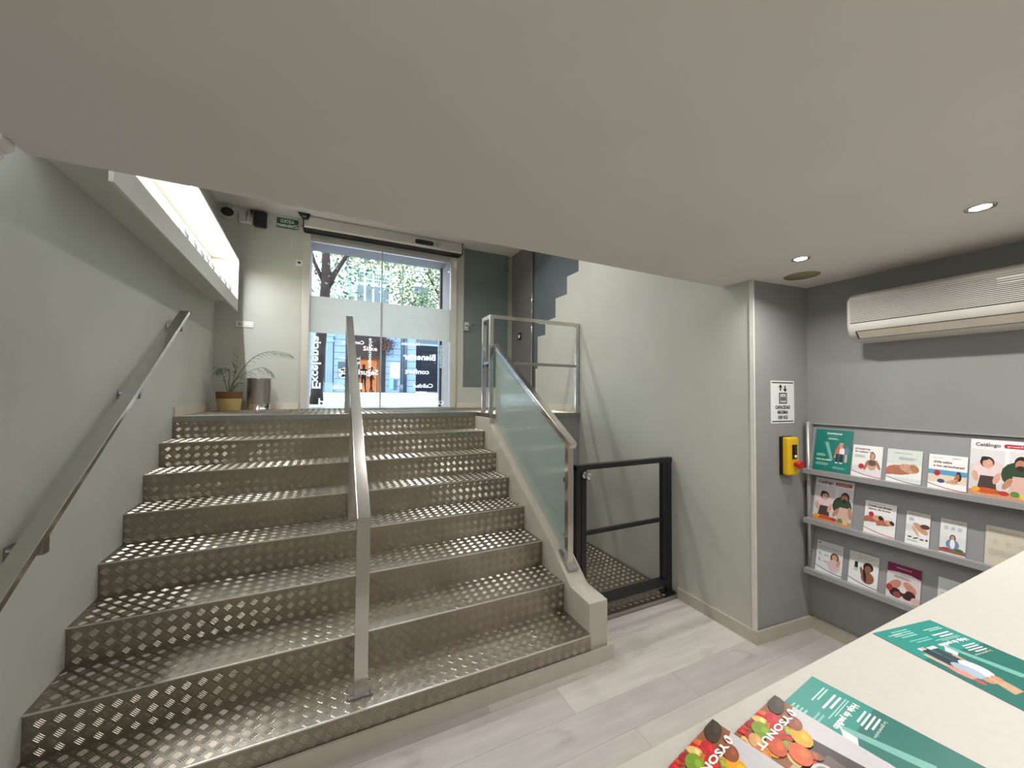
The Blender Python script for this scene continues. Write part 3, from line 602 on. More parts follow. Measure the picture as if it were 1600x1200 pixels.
mb = MB(); mb.ell((-0.962,1.712,CEIL-0.052), (0.024,0.024,0.022), 16, 10); mb.build('lens', M['blackp'], cc)
# ------------------------------------------------------------------ air conditioner
ac = thing('air_conditioner', 'cream wall mounted air conditioner with ribbed grille', 'air conditioner', (3.02,0.75,2.0))
P = [(XW2-0.001,2.298),(2.985,2.290),(2.945,2.272),(2.922,2.245),(2.918,2.088),(2.926,2.048),(2.965,2.006),(3.03,1.990),(XW2-0.001,1.988)]
mb = MB(); ya, yb_ = 0.20, 1.245; cx, cz = 3.05, 2.14
rings = [(ya,1.0),(yb_-0.03,1.0),(yb_-0.010,0.985),(yb_,0.93)]
v = []
for y, k in rings:
    for x, z in P: v.append(((XW2-0.001)-((XW2-0.001)-x)*k, y, cz+(z-cz)*(1-(1-k)*0.6)))
n = len(P); mb.add(v, [(i*n+j, i*n+j+1, (i+1)*n+j+1, (i+1)*n+j) for i in range(3) for j in range(n-1)], True)
mb.add(v[-n:], [tuple(range(n))]); mb.add(v[:n], [tuple(range(n))[::-1]]); o = mb.build('casing', M['acw'], ac)
mb = MB(); mb.box(2.9155, 2.9195, 0.21, 1.222, 2.098, 2.242); mb.build('grille_recess', M['dark'], ac)
for k in range(15):
    z = 2.1015+k*0.0094; mb = MB(); mb.hexa([(2.912,0.21,z),(2.9165,0.21,z),(2.9165,1.222,z),(2.912,1.222,z)], [(2.9105,0.21,z+0.0058),(2.9165,0.21,z+0.0058),(2.9165,1.222,z+0.0058),(2.9105,1.222,z+0.0058)]); mb.build('slat', M['acw'], ac)
mb = MB(); mb.hexa([(2.920,0.40,2.044),(2.957,0.40,2.004),(2.957,1.19,2.004),(2.920,1.19,2.044)], [(2.924,0.40,2.048),(2.961,0.40,2.008),(2.961,1.19,2.008),(2.924,1.19,2.048)]); mb.build('air_flap', mat('flap_beige', (205,196,180), 0.5), ac)
mb = MB(); mb.bar((2.921,0.395,2.0465), (2.921,1.196,2.0465), 0.004, 0.004); mb.bar((2.958,0.395,2.0045), (2.958,1.196,2.0045), 0.004, 0.004); mb.bar((2.921,1.196,2.0465), (2.958,1.196,2.0045), 0.004, 0.004); mb.bar((2.921,0.395,2.0465), (2.958,0.395,2.0045), 0.004, 0.004); mb.build('flap_gap', M['dark'], ac)
for k in range(3):
    mb = MB(); mb.box(2.909, 2.9115, 0.56, 0.64, 2.195+k*0.012, 2.199+k*0.012); mb.build('indicator', M['white'], ac)
# ------------------------------------------------------------------ lift notice and control
nx = Vector((XW2-XW, -0.0505, 0)).normalized(); nn = Vector((0,0,1)).cross(nx)*-1     # along the face, out of the face
fp = lambda x: 1.618-0.0917*(x-XW)-0.0012
def face(mb, x, dx, z0, z1, t0, t1):
    a = Vector((x, fp(x), 0)); b = a+nx*dx
    q = [a+nn*t1, b+nn*t1, b+nn*t0, a+nn*t0]
    mb.hexa([Vector((p.x,p.y,z0)) for p in q], [Vector((p.x,p.y,z1)) for p in q])
nt_ = thing('lift_notice', 'white paper lift capacity notice with black arrows above the yellow control', 'notice', (2.86,fp(2.86),1.46))
X0 = 2.745
mb = MB(); face(mb, X0, 0.237, 1.455, 1.752, 0.0, 0.001); mb.build('paper', M['paper'], nt_)
mb = MB(); face(mb, X0+0.012, 0.215, 1.735, 1.742, 0.001, 0.0016); face(mb, X0+0.012, 0.215, 1.465, 1.472, 0.001, 0.0016)
face(mb, X0+0.082, 0.08, 1.592, 1.668, 0.001, 0.0014); mb.build('bars', M['blackp'], nt_)
mb = MB(); face(mb, X0+0.092, 0.06, 1.600, 1.660, 0.0014, 0.0018); mb.build('cabin', M['paper'], nt_)
mb = MB()
for k in range(3):
    face(mb, X0+0.097+k*0.018, 0.013, 1.612, 1.640, 0.0018, 0.0022); face(mb, X0+0.100+k*0.018, 0.007, 1.644, 1.652, 0.0018, 0.0022); face(mb, X0+0.0985+k*0.018, 0.004, 1.602, 1.612, 0.0018, 0.0022)
for sx, up_ in ((0.097,True),(0.143,False)):
    c = X0+sx; face(mb, c-0.006, 0.012, 1.682, 1.718, 0.001, 0.0014)
    tip, w0 = (1.728, 1.705) if up_ else (1.672, 1.695)
    a = [Vector((c+dx, fp(c+dx), z))+nn*0.0015 for dx, z in ((-0.020,w0),(0.020,w0),(0,tip))]
    mb.add(a, [(0,1,2)])
mb.build('pictogram', M['blackp'], nt_)
mb = MB(); 
for tx, z in (('CAPACIDAD',1.556),('MÁXIMA',1.521),('500 KG',1.486)):
    w = {'CAPACIDAD':0.15,'MÁXIMA':0.105,'500 KG':0.095}[tx]; c = X0+0.118
    put_text(mb, tx, 0.032, Vector((c,fp(c),z))+nn*0.0015, nx, (0,0,1), w, 0.0016, 'CENTER')
mb.build('lettering', M['blackp'], nt_)
lc = thing('lift_control', 'yellow push button lift control with red stop button', 'control', (2.885,fp(2.885),1.10))
mb = MB(); face(mb, 2.822, 0.115, 1.098, 1.365, 0.0, 0.016); mb.build('back_shell', M['blackp'], lc, bevel=0.004)
mb = MB(); face(mb, 2.826, 0.108, 1.102, 1.362, 0.016, 0.062); mb.build('front_shell', M['yellow'], lc, bevel=0.012)
mb = MB(); face(mb, 2.862, 0.045, 1.215, 1.312, 0.062, 0.066); mb.build('button_panel', M['blackp'], lc)
for z in (1.288,1.262,1.232):
    c = Vector((2.885,fp(2.885),z))+nn*0.07; mb = MB(); mb.ell(c, (0.012,0.006,0.011), 12, 8); mb.build('button', M['dark'] if z > 1.24 else M['paper'], lc)
c = Vector((2.888,fp(2.888),1.180))+nn*0.06; mb = MB(); mb.tube([c, c+nn*0.03], 0.014, 12); mb.tube([c+nn*0.028, c+nn*0.032, c+nn*0.043, c+nn*0.048], [0.024,0.028,0.028,0.022], 20); mb.build('stop_button', M['red'], lc)
# ------------------------------------------------------------------ counter
ct = thing('reception_counter', 'cream topped reception counter in the foreground', 'counter', (1.5,0.2,0))
mb = MB(); mb.box(0.02, XW2-0.002, -0.22, 0.475, 1.03, 1.07); mb.build('top', M['counter'], ct, bevel=0.002)
mb = MB(); mb.box(0.06, XW2-0.002, 0.40, 0.43, 0.0015, 1.03); mb.build('front_panel', M['counter'], ct)
mb = MB(); mb.box(0.06, 0.09, -0.20, 0.40, 0.0015, 1.03); mb.build('side_panel', M['counter'], ct)
# ------------------------------------------------------------------ printed matter
def leaflet(name, label, cat, org, ux, uy, w, h, els, base=(240,240,238), t=0.0012, group=None):
    org, ux, uy = Vector(org), Vector(ux).normalized(), Vector(uy).normalized(); n = ux.cross(uy)
    th = thing(name, label, cat, org, group)
    P = lambda a, b, k: org+ux*a+uy*b+n*k
    mb = MB(); mb.hexa([P(0,0,0),P(w,0,0),P(w,h,0),P(0,h,0)], [P(0,0,t),P(w,0,t),P(w,h,t),P(0,h,t)]); mb.build('sheet', ink(base), th)
    mb = MB(); mats = []; k = t+0.00012; tx = {}
    def slot(c):
        m = ink(c)
        if m not in mats: mats.append(m)
        return mats.index(m)
    for e_ in els:
        c = e_[-1]
        if e_[0] == 'r': pts = [(e_[1],e_[2]),(e_[3],e_[2]),(e_[3],e_[4]),(e_[1],e_[4])]
        elif e_[0] == 'e':
            cx, cy, rx, ry, ro = e_[1:6]; cr, sr = math.cos(ro), math.sin(ro)
            pts = [(cx+rx*math.cos(a)*cr-ry*math.sin(a)*sr, cy+rx*math.cos(a)*sr+ry*math.sin(a)*cr) for a in [2*pi*i/14 for i in range(14)]]
        elif e_[0] == 'p': pts = e_[1]
        elif e_[0] == 't':
            tx.setdefault(c, []).append(e_); continue
        elif e_[0] == 'l':       # ragged lines of small print
            x, y, ww, hh, nl = e_[1:6]; mb.cur = slot(c)
            for i in range(nl):
                yy = y-i*hh*2.2; wl = ww*(0.75+0.25*((i*37) % 10)/10)
                mb.add([P(x*w,yy*h,k),P((x+wl)*w,yy*h,k),P((x+wl)*w,(yy+hh)*h,k),P(x*w,(yy+hh)*h,k)], [(0,1,2,3)])
            continue
        mb.cur = slot(c); pts = [(min(max(a, 0), 1), min(max(b, 0), 1)) for a, b in pts]
        mb.add([P(a*w,b*h,k) for a, b in pts], [tuple(range(len(pts)))]); k += 0.000016
    if mb.v: mb.build('printed_picture', mats, th)
    for c, L in tx.items():
        mb = MB()
        for _, s, x, y, wd, sz, *rest in L:
            put_text(mb, s, sz*h, P(x*w,y*h,k+0.0001), ux, uy, wd*w if wd else None, 0.0006 if len(rest) > 1 else 0)
        mb.build('lettering', ink(c), th)
    return th
TEAL, MINT, WH, SKIN, SKIN2, DK, RED, MAR, GRY = (10,124,112), (120,186,172), (244,244,242), (214,160,130), (176,112,84), (44,40,44), (190,34,60), (120,24,72), (150,150,154)
def cooks():
    return [('r',0,0,1,0.82,(214,212,214)),('r',0.0,0.55,1,0.82,(228,226,228)),('r',0.55,0.3,0.62,0.82,(238,238,240)),
      ('e',0.30,0.42,0.27,0.24,0,(236,214,214)),('e',0.28,0.60,0.115,0.10,0,DK),('e',0.29,0.575,0.085,0.085,0,(224,172,150)),('e',0.24,0.665,0.06,0.035,0,DK),
      ('p',[(0.14,0.14),(0.44,0.14),(0.42,0.36),(0.18,0.36)],(78,62,62)),('e',0.10,0.34,0.05,0.10,0.3,(224,172,150)),('e',0.44,0.33,0.05,0.11,-0.4,(224,172,150)),
      ('e',0.74,0.42,0.24,0.22,0,(50,74,48)),('e',0.80,0.63,0.11,0.12,0,(50,36,32)),('e',0.79,0.60,0.085,0.085,0,(196,140,112)),('e',0.79,0.545,0.07,0.045,0,(56,40,36)),
      ('p',[(0.62,0.12),(0.93,0.12),(0.90,0.40),(0.68,0.40)],(222,184,172)),('e',0.60,0.26,0.05,0.12,-0.6,(196,140,112)),('e',0.95,0.30,0.05,0.14,0.2,(196,140,112)),
      ('r',0,0,1,0.10,(206,150,120)),('e',0.30,0.10,0.22,0.05,0,(206,92,40)),('e',0.12,0.11,0.07,0.04,0,(240,170,40)),('e',0.55,0.09,0.09,0.04,0,(190,60,50)),('e',0.72,0.10,0.07,0.05,0,(96,140,60)),('e',0.85,0.07,0.06,0.04,0,(236,200,90))]
def catalogue():
    return [('r',0,0.80,1,1,(240,238,240))]+cooks()+[('t','Catálogo',0.08,0.88,0.40,0.085,1,(70,66,70)),('e',0.56,0.905,0.03,0.035,0,RED),('e',0.92,0.905,0.03,0.035,0,RED),('r',0.56,0.87,0.92,0.94,RED),('t','protéifine',0.585,0.89,0.31,0.05,WH)]
def inov():
    return [('t','inovance',0.32,0.89,0.40,0.075,1,WH),('l',0.34,0.845,0.36,0.006,1,MINT),('l',0.36,0.79,0.30,0.010,2,WH),
      ('p',[(0.27,0.70),(0.38,0.70),(0.54,0.28),(0.46,0.28)],MINT),('p',[(0.68,0.70),(0.79,0.70),(0.62,0.34),(0.55,0.34)],(206,168,134)),
      ('e',0.66,0.50,0.08,0.10,0,(214,110,96)),('e',0.66,0.62,0.035,0.03,0,(190,110,90)),('e',0.76,0.50,0.07,0.09,0,WH),('e',0.75,0.60,0.035,0.03,0,(210,150,120)),('e',0.88,0.52,0.06,0.09,0,(110,130,170)),('e',0.88,0.63,0.035,0.03,0,(150,70,90)),
      ('r',0.60,0.24,0.68,0.44,(40,64,80)),('r',0.70,0.24,0.79,0.44,(30,44,70)),('r',0.84,0.26,0.90,0.44,(214,180,160)),('r',0.60,0.22,0.67,0.245,WH),('r',0.71,0.22,0.79,0.245,WH),
      ('l',0.08,0.40,0.28,0.010,3,(200,226,220)),('t','Hoja de pedido',0.08,0.255,0.42,0.055,1,WH),('l',0.08,0.19,0.40,0.008,4,(170,214,206)),('l',0.55,0.12,0.36,0.008,3,(140,200,190))]
def curve(c1, c2, y=0.10):
    a = [(k/10, y+0.14*(1-k/10)**2-0.02) for k in range(11)]
    return [('p',[(0,0)]+[(1,0)]+a[::-1],WH),('p',a+[(x, z+0.022) for x, z in a[::-1]],c1)]
def woman(x, y, s, top):
    return [('e',x,y+0.27*s,0.10*s,0.13*s,0,(126,88,60)),('e',x,y+0.28*s,0.07*s,0.085*s,0,SKIN),('e',x,y,0.16*s,0.2*s,0,SKIN),('e',x,y+0.05*s,0.15*s,0.10*s,0,top),('e',x-0.2*s,y-0.04*s,0.05*s,0.19*s,-0.35,SKIN2),('e',x+0.2*s,y,0.05*s,0.17*s,0.5,SKIN2)]
def lying(x, y, s, hair=(140,100,70)):
    return [('e',x-0.1*s,y,0.38*s,0.12*s,0.1,SKIN2),('e',x-0.28*s,y-0.02,0.2*s,0.10*s,0.5,(190,110,84)),('e',x+0.12*s,y+0.05*s,0.22*s,0.10*s,-0.2,SKIN),('e',x+0.24*s,y+0.07*s,0.12*s,0.08*s,-0.6,hair)]
BR = [ # label, y of left edge, width, lean length, row, base, elements
 ('teal brochure with a large letter V and a group of people, top row', 1.502, 0.21, 0.285, 0, TEAL, inov()),
 ('white brochure of a woman in a dark sports top, top row', 1.285, 0.148, 0.20, 0, WH, [('r',0,0,1,0.35,(226,226,232))]+woman(0.68,0.42,0.95,(90,76,80))+[('e',0.33,0.33,0.10,0.085,0,RED)]+curve(RED,GRY,0.04)+[('t','¡Consigue',0.08,0.86,0.50,0.075,1,MAR),('t','tu cuerpo 10!',0.08,0.77,0.62,0.075,1,MAR),('l',0.08,0.68,0.40,0.008,5,(160,150,156))]),
 ('pale green brochure of a person lying down, top row', 1.115, 0.152, 0.197, 0, (220,226,220), [('r',0,0.15,1,0.55,(240,240,238))]+lying(0.5,0.38,1.25,(176,130,90))+curve((110,116,128),GRY,0.02)+[('l',0.2,0.88,0.7,0.012,1,(120,128,126)),('l',0.35,0.76,0.55,0.010,4,(150,158,156))]),
 ('white brochure of a woman sitting by the sea, top row', 0.936, 0.145, 0.19, 0, WH, [('r',0,0.2,1,0.50,(230,214,190)),('r',0,0.42,1,0.56,(90,160,200)),('e',0.80,0.42,0.07,0.14,0.1,(70,48,38)),('e',0.74,0.33,0.06,0.16,-0.3,SKIN2),('e',0.62,0.26,0.16,0.04,0.4,SKIN),('e',0.66,0.22,0.15,0.035,0,SKIN),('e',0.35,0.24,0.10,0.06,0,(70,80,110)),('e',0.24,0.46,0.085,0.085,0,RED)]+curve(RED,GRY,0.02)+[('t','¡Dile adiós',0.13,0.76,0.48,0.08,1,MAR),('t','a tus cartucheras!',0.13,0.65,0.80,0.08,1,MAR),('l',0.1,0.90,0.4,0.008,1,GRY),('l',0.6,0.91,0.3,0.012,1,MAR)]),
 ('large catalogue with two cooks standing on the top row', 0.784, 0.21, 0.293, 0, WH, catalogue()),
 ('large catalogue with two cooks standing on the middle row', 1.508, 0.218, 0.29, 1, WH, catalogue()),
 ('white brochure with two tanned people reclining, middle row', 1.227, 0.148, 0.198, 1, WH, [('r',0,0.25,1,0.62,(236,236,240))]+lying(0.34,0.46,0.85,(60,40,36))+lying(0.72,0.40,0.7,(60,40,36))+[('e',0.22,0.60,0.085,0.075,0,RED)]+curve(RED,GRY,0.04)+[('t','Cuida tus líneas',0.1,0.84,0.75,0.065,1,MAR),('t','mismo de forma',0.1,0.75,0.72,0.065,1,MAR),('l',0.1,0.93,0.75,0.01,1,GRY)]),
 ('narrow white leaflet of a sleeping woman, middle row', 1.035, 0.099, 0.185, 1, WH, [('r',0,0.88,1,1,(206,202,194)),('r',0,0.40,1,0.60,(232,226,226)),('e',0.62,0.52,0.34,0.10,-0.4,SKIN),('e',0.80,0.60,0.20,0.07,0,(96,66,54)),('e',0.42,0.42,0.22,0.05,-0.7,(224,178,150)),('e',0.20,0.22,0.10,0.02,0,DK),('e',0.45,0.21,0.12,0.02,0.2,DK),('e',0.70,0.20,0.10,0.02,0,DK),('e',0.90,0.21,0.05,0.03,0,DK),('l',0.1,0.13,0.5,0.008,3,GRY),('l',0.12,0.80,0.25,0.012,4,(110,130,190)),('t','Sueño',0.1,0.92,0.5,0.05,DK)]),
 ('narrow leaflet of a woman in a blue shirt, middle row', 0.896, 0.096, 0.183, 1, (236,238,238), [('r',0,0.86,1,1,(206,202,194)),('r',0,0.12,1,0.50,(226,232,230)),('e',0.5,0.47,0.12,0.10,0,(54,40,38)),('e',0.5,0.48,0.08,0.06,0,SKIN),('e',0.5,0.28,0.26,0.16,0,(120,146,186)),('e',0.5,0.30,0.10,0.14,0,WH),('r',0,0.03,1,0.14,(150,100,80)),('e',0.75,0.15,0.18,0.05,0,(70,120,60)),('e',0.25,0.13,0.15,0.04,0,(180,60,50)),('l',0.15,0.78,0.18,0.012,4,GRY),('l',0.42,0.78,0.18,0.012,4,GRY),('l',0.68,0.78,0.18,0.012,4,GRY),('t','Nutrición celular',0.1,0.90,0.8,0.045,DK)]),
 ('plain beige leaflet with faint print on the middle row', 0.735, 0.148, 0.195, 1, (214,206,188), [('l',0.08,0.90,0.8,0.008,3,(180,172,156)),('e',0.22,0.60,0.08,0.07,0,(204,196,180)),('e',0.50,0.60,0.08,0.07,0,(204,196,180)),('e',0.78,0.60,0.08,0.07,0,(204,196,180)),('l',0.08,0.40,0.8,0.008,9,(184,176,160))]),
 ('white leaflet of a person in a pink shirt, bottom row', 1.496, 0.150, 0.205, 2, (232,234,236), [('r',0,0.70,1,1,(206,208,208)),('e',0.70,0.55,0.16,0.16,0,(110,76,56)),('e',0.70,0.56,0.10,0.10,0,SKIN),('e',0.70,0.30,0.24,0.20,0,(226,196,204)),('e',0.85,0.42,0.06,0.12,-0.4,SKIN)]+curve((50,70,120),GRY,0.06)+[('t','L',0.12,0.55,0.1,0.14,(30,50,90)),('t','L',0.12,0.35,0.1,0.14,(30,50,90)),('l',0.3,0.58,0.2,0.010,3,GRY),('l',0.3,0.38,0.2,0.010,3,GRY),('t','¿Un mejor descanso?',0.12,0.80,0.75,0.055,DK),('e',0.1,0.93,0.03,0.025,0,(40,40,60))]),
 ('white leaflet of a dark haired woman with a bottle, bottom row', 1.312, 0.147, 0.20, 2, (240,240,240), [('r',0,0.72,1,1,(214,212,206)),('e',0.66,0.62,0.17,0.14,0,(40,30,30)),('e',0.66,0.56,0.11,0.11,0,(150,98,76)),('e',0.66,0.30,0.22,0.18,0,(150,98,76)),('e',0.48,0.40,0.06,0.20,0.4,(150,98,76)),('e',0.56,0.36,0.05,0.20,0.2,(50,34,34)),('r',0.18,0.42,0.32,0.58,(206,206,208)),('r',0.20,0.52,0.31,0.70,(36,38,44))]+curve((90,96,110),GRY,0.05)+[('t','¿Qué tienes en cuenta',0.28,0.90,0.62,0.045,DK),('t','cuando te cuidas?',0.30,0.83,0.5,0.045,DK)]),
 ('maroon headed brochure of heads close together, bottom row', 1.125, 0.147, 0.20, 2, (226,216,216), [('r',0,0.80,1,1,MAR),('p',[(0,0.74),(0.3,0.78),(0.7,0.78),(1,0.72),(1,0.82),(0,0.82)],MAR),('e',0.25,0.40,0.22,0.12,0.6,(206,140,124)),('e',0.70,0.42,0.22,0.11,-0.5,(214,150,130)),('e',0.30,0.18,0.20,0.13,0,(60,36,36)),('e',0.34,0.13,0.12,0.09,0,(150,84,74)),('e',0.68,0.20,0.20,0.13,0.2,(70,40,40)),('e',0.88,0.10,0.14,0.10,0,(226,190,180)),('e',0.50,0.30,0.10,0.08,0,(240,226,220)),('e',0.1,0.28,0.10,0.10,0,(176,60,64)),('t','inovance',0.28,0.88,0.44,0.06,WH),('l',0.22,0.66,0.55,0.012,3,(110,80,90))]),
 ('pale green leaflet half hidden by the counter, bottom row', 0.912, 0.148, 0.20, 2, (214,222,218), [('t','Gracias por tu',0.45,0.86,0.45,0.06,DK),('t','confianza',0.5,0.76,0.35,0.06,DK),('l',0.1,0.6,0.6,0.01,4,GRY)]),
]
ROWZ = (1.140, 0.797, 0.450)
rk = thing('brochure_rack', 'grey three tier wall rack holding brochures', 'rack', (3.08,1.0,0.42))
for y in (1.535, 0.495):
    mb = MB(); mb.box(3.075, XW2-0.001, y-0.008, y+0.008, 0.40, 1.465); mb.build('upright', M['rack'], rk, bevel=0.002)
    mb = MB(); mb.tube([(3.062,y,0.40),(3.062,y,1.465)], 0.012, 12); mb.build('post', M['alu'], rk)
for z in ROWZ:
    mb = MB(); mb.prism([(3.010,z-0.034),(3.013,z-0.034),(3.013,z-0.006),(3.122,z-0.006),(3.122,z-0.002),(3.010,z-0.002)], 1, 0.487, 1.548); mb.build('shelf', M['rack'], rk)
    mb = MB(); mb.prism([(3.048,z-0.002),(3.051,z-0.002),(3.120,z+0.30),(3.117,z+0.30)], 1, 0.487, 1.525); mb.build('back_sheet', mat('rack_back_%d' % int(z*100), (150,150,152), 0.5, vary=0.03), rk)
mb = MB(); mb.box(3.100, XW2-0.001, 0.487, 1.525, 1.447, 1.455); mb.build('top_bar', M['rack'], rk)
lean = math.atan2(0.069, 0.302)
for label, y, w, h, row, base, els in BR:
    leaflet('brochure' if w > 0.12 else 'leaflet', label, 'brochure' if w > 0.12 else 'leaflet', (3.044,y,ROWZ[row]-0.0015), (0,-1,0), (math.sin(lean),0,math.cos(lean)), w, h, els, base, 0.0016, 'brochures in the wall rack')
# on the counter (lying the other way up from the viewer)
def order_form():
    return [('r',0,0,1,0.32,(24,146,134)),('t','inovance',0.70,0.06,0.20,0.03,WH),('l',0.52,0.10,0.34,0.010,4,(150,210,200)),('l',0.08,0.10,0.30,0.008,2,(190,226,220)),('l',0.10,0.17,0.30,0.012,2,WH),('l',0.46,0.17,0.34,0.010,2,(120,196,186)),
      ('t','Hoja de pedido',0.08,0.235,0.46,0.045,1,WH),('l',0.08,0.21,0.42,0.006,2,(170,214,206)),('l',0.10,0.36,0.26,0.010,4,WH),('t','La generación',0.10,0.385,0.28,0.022,WH),
      ('p',[(0.30,0.62),(0.40,0.62),(0.52,0.25),(0.46,0.25)],MINT),('p',[(0.66,0.70),(0.80,0.70),(0.64,0.34),(0.57,0.34)],(206,168,134)),
      ('r',0.62,0.26,0.72,0.42,(40,64,80)),('r',0.74,0.25,0.84,0.42,(30,44,60)),('r',0.86,0.28,0.91,0.42,(214,180,160)),('e',0.66,0.48,0.09,0.09,0,(226,226,230)),('e',0.66,0.58,0.04,0.03,0,(206,150,120)),('e',0.78,0.48,0.08,0.09,0,(170,190,206)),('e',0.78,0.58,0.04,0.03,0,(206,150,120)),('e',0.88,0.48,0.05,0.08,0,(226,150,140)),('e',0.885,0.57,0.035,0.03,0,(180,90,90)),
      ('r',0.61,0.235,0.67,0.262,WH),('r',0.68,0.235,0.73,0.262,WH),('r',0.76,0.225,0.80,0.252,(226,190,170)),('r',0.81,0.225,0.85,0.252,WH),('p',[(0.50,0.26),(0.60,0.30),(0.58,0.36),(0.50,0.34)],(226,230,232)),
      ('t','inovance',0.32,0.93,0.40,0.06,1,WH)]
def fruits():
    F = [('r',0,0,1,1,(196,186,178)),('r',0,0,1,0.26,(150,96,60)),('p',[(0.28,0.10),(0.42,0.04),(0.60,0.3),(0.56,0.9),(0.2,1),(0.08,0.6)],(62,54,52)),('p',[(0,0.1),(0.26,0.14),(0.16,0.6),(0,0.9)],(206,204,206)),('p',[(0.30,0.34),(0.66,0.30),(0.70,0.8),(0.40,0.9)],(110,92,86)),('e',0.80,0.44,0.14,0.10,0.5,(206,150,120)),('e',0.70,0.62,0.16,0.07,0.9,(196,130,104)),('p',[(0.86,0.30),(1,0.26),(1,0.7),(0.9,0.6)],(170,160,164))]
    R3 = np.random.default_rng(3); PAL = [(206,40,50),(232,160,60),(190,60,40),(226,110,50),(240,196,120),(140,160,60),(170,40,50),(150,84,48)]
    for k in range(46):
        y = R3.uniform(0.0, 0.30); x = R3.uniform(0.12+y*0.6, 1.0); s = R3.uniform(0.03, 0.075); c = PAL[k % 8]
        F += [('e',x,y,s,s*0.65,R3.uniform(0,3),c),('e',x-s*0.2,y+s*0.15,s*0.45,s*0.25,0.3,tuple(min(255, int(v*1.22)) for v in c))]
    for x, y, rx, ry, c in ((0.10,0.035,0.13,0.045,(70,58,46)),(0.30,0.075,0.07,0.04,(206,40,56)),(0.50,0.075,0.085,0.05,(132,164,50)),(0.40,0.13,0.09,0.04,(190,50,36)),(0.64,0.09,0.07,0.035,(232,170,110)),(0.80,0.07,0.09,0.05,(214,40,48)),(0.92,0.05,0.07,0.035,(240,206,150)),(0.72,0.15,0.08,0.04,(222,120,50)),(0.88,0.14,0.08,0.045,(236,190,70)),(0.56,0.17,0.09,0.05,(206,84,40)),(0.30,0.22,0.095,0.055,(242,170,30)),(0.98,0.12,0.06,0.04,(226,180,110)),(0.48,0.26,0.10,0.055,(226,100,44)),(0.80,0.24,0.05,0.03,(70,120,44)),(0.94,0.22,0.07,0.04,(240,200,130)),(0.20,0.16,0.08,0.04,(150,80,50))):
        F += [('e',x,y,rx,ry,0.2,c),('e',x-rx*0.25,y+ry*0.2,rx*0.4,ry*0.35,0.2,tuple(min(255, int(k*1.18)) for k in c))]
    F += [('e',0.52,0.37,0.10,0.05,0,(206,206,206)),('e',0.52,0.37,0.075,0.035,0,(150,146,142)),('r',0.44,0.38,0.60,0.47,(176,170,166)),('p',[(0.70,0.26),(0.84,0.30),(0.80,0.34),(0.68,0.30)],(90,140,60)),
      ('e',0.10,0.118,0.035,0.022,0.5,WH),('e',0.105,0.118,0.010,0.014,0.5,(190,60,40)),('t','YSONUT',0.15,0.105,0.55,0.05,1,WH)]
    return F
leaflet('leaflet', 'teal order form lying alone on the right of the counter', 'leaflet', (1.406,0.433,1.0704), (-0.206,0.035,0), (-0.168,-0.986,0), 0.21, 0.297, order_form(), (8,112,100), 0.0006)
leaflet('leaflet', 'teal order form lying partly under a fruit covered magazine', 'leaflet', (0.903,0.451,1.0704), (-0.993,-0.116,0), (0.116,-0.993,0), 0.21, 0.297, order_form(), (8,112,100), 0.0006)
leaflet('magazine', 'fruit covered magazine overlapping the teal order form', 'magazine', (0.774,0.450,1.0716), (-0.991,-0.133,0), (0.133,-0.991,0), 0.21, 0.297, fruits(), (120,90,70), 0.003)
leaflet('magazine', 'fruit covered magazine at the bottom edge, leftmost on the counter', 'magazine', (0.613,0.461,1.0756), (-0.978,-0.207,0), (0.207,-0.978,0), 0.21, 0.297, fruits(), (120,90,70), 0.003)
# ------------------------------------------------------------------ the street outside
STN = mat('stone_shade_tone', (100,120,146), 0.9, vary=0.07, scale=1.5, bump=0.1, bscale=20); STJ = mat('stone_joint', (70,78,90), 0.9)  # STN: lower stone coloured darker and bluer to stand for street shade
LIM = mat('limestone_sun_tone', (206,202,196), 0.85, vary=0.05, scale=1.0); MNT = mat('mint_joinery', (150,190,182), 0.5, vary=0.05)  # LIM: upper stone coloured whiter in place of sun on it
WGL = mat('far_window_glass', (48,62,72), 0.15, vary=0.2, scale=1.5); BRN = mat('shopfront_brown', (40,31,31), 0.5, spec=0.08, vary=0.08); BARK = mat('tree_bark', (44,36,35), 0.9, spec=0.08, vary=0.25, scale=9, bump=0.5, bscale=30)
mb = MB(); mb.add([(-14,YB+0.5,LAND-0.01),(22,YB+0.5,LAND-0.01),(22,9.6,LAND-0.01),(-14,9.6,LAND-0.01)], [(0,1,2,3)]); tag(mb.build('pavement', mat('pavement_slabs', (120,128,140), 0.8, vary=0.1, scale=2), None), 'pale grey pavement outside the street door', 'pavement', None, 'structure')
mb = MB(); mb.add([(-14,9.6,LAND-0.05),(22,9.6,LAND-0.05),(22,20,1.60),(-14,20,1.60)], [(0,1,2,3)]); tag(mb.build('road', mat('asphalt', (104,108,116), 0.9, vary=0.08, scale=2), None), 'grey asphalt road in the street', 'road', None, 'structure')
mb = MB(); mb.box(-14, 22, 20, 24.2, 1.5, 1.68); mb.box(-14, 22, 9.5, 9.7, 1.3, LAND); tag(mb.build('far_pavement', mat('pale_kerb', (140,144,150), 0.8, vary=0.06), None), 'pale kerb and pavement across the street', 'pavement', None, 'structure')
for y0 in (11.6, 14.4, 17.2):
    z = LAND-0.05+(y0-9.6)/10.4*0.21
    mb = MB(); mb.hexa([(-14,y0,z-0.01),(22,y0,z-0.01),(22,y0+0.5,z),(-14,y0+0.5,z)], [(-14,y0,z+0.006),(22,y0,z+0.006),(22,y0+0.5,z+0.016),(-14,y0+0.5,z+0.016)]); tag(mb.build('road_line', M['paper'], None), 'white line painted across the road outside', 'road line', 'white road lines')
FY = 24.0
bd = thing('shop_building', 'pale stone building across the street with a small boutique', 'building', (2.5,FY,1.68))
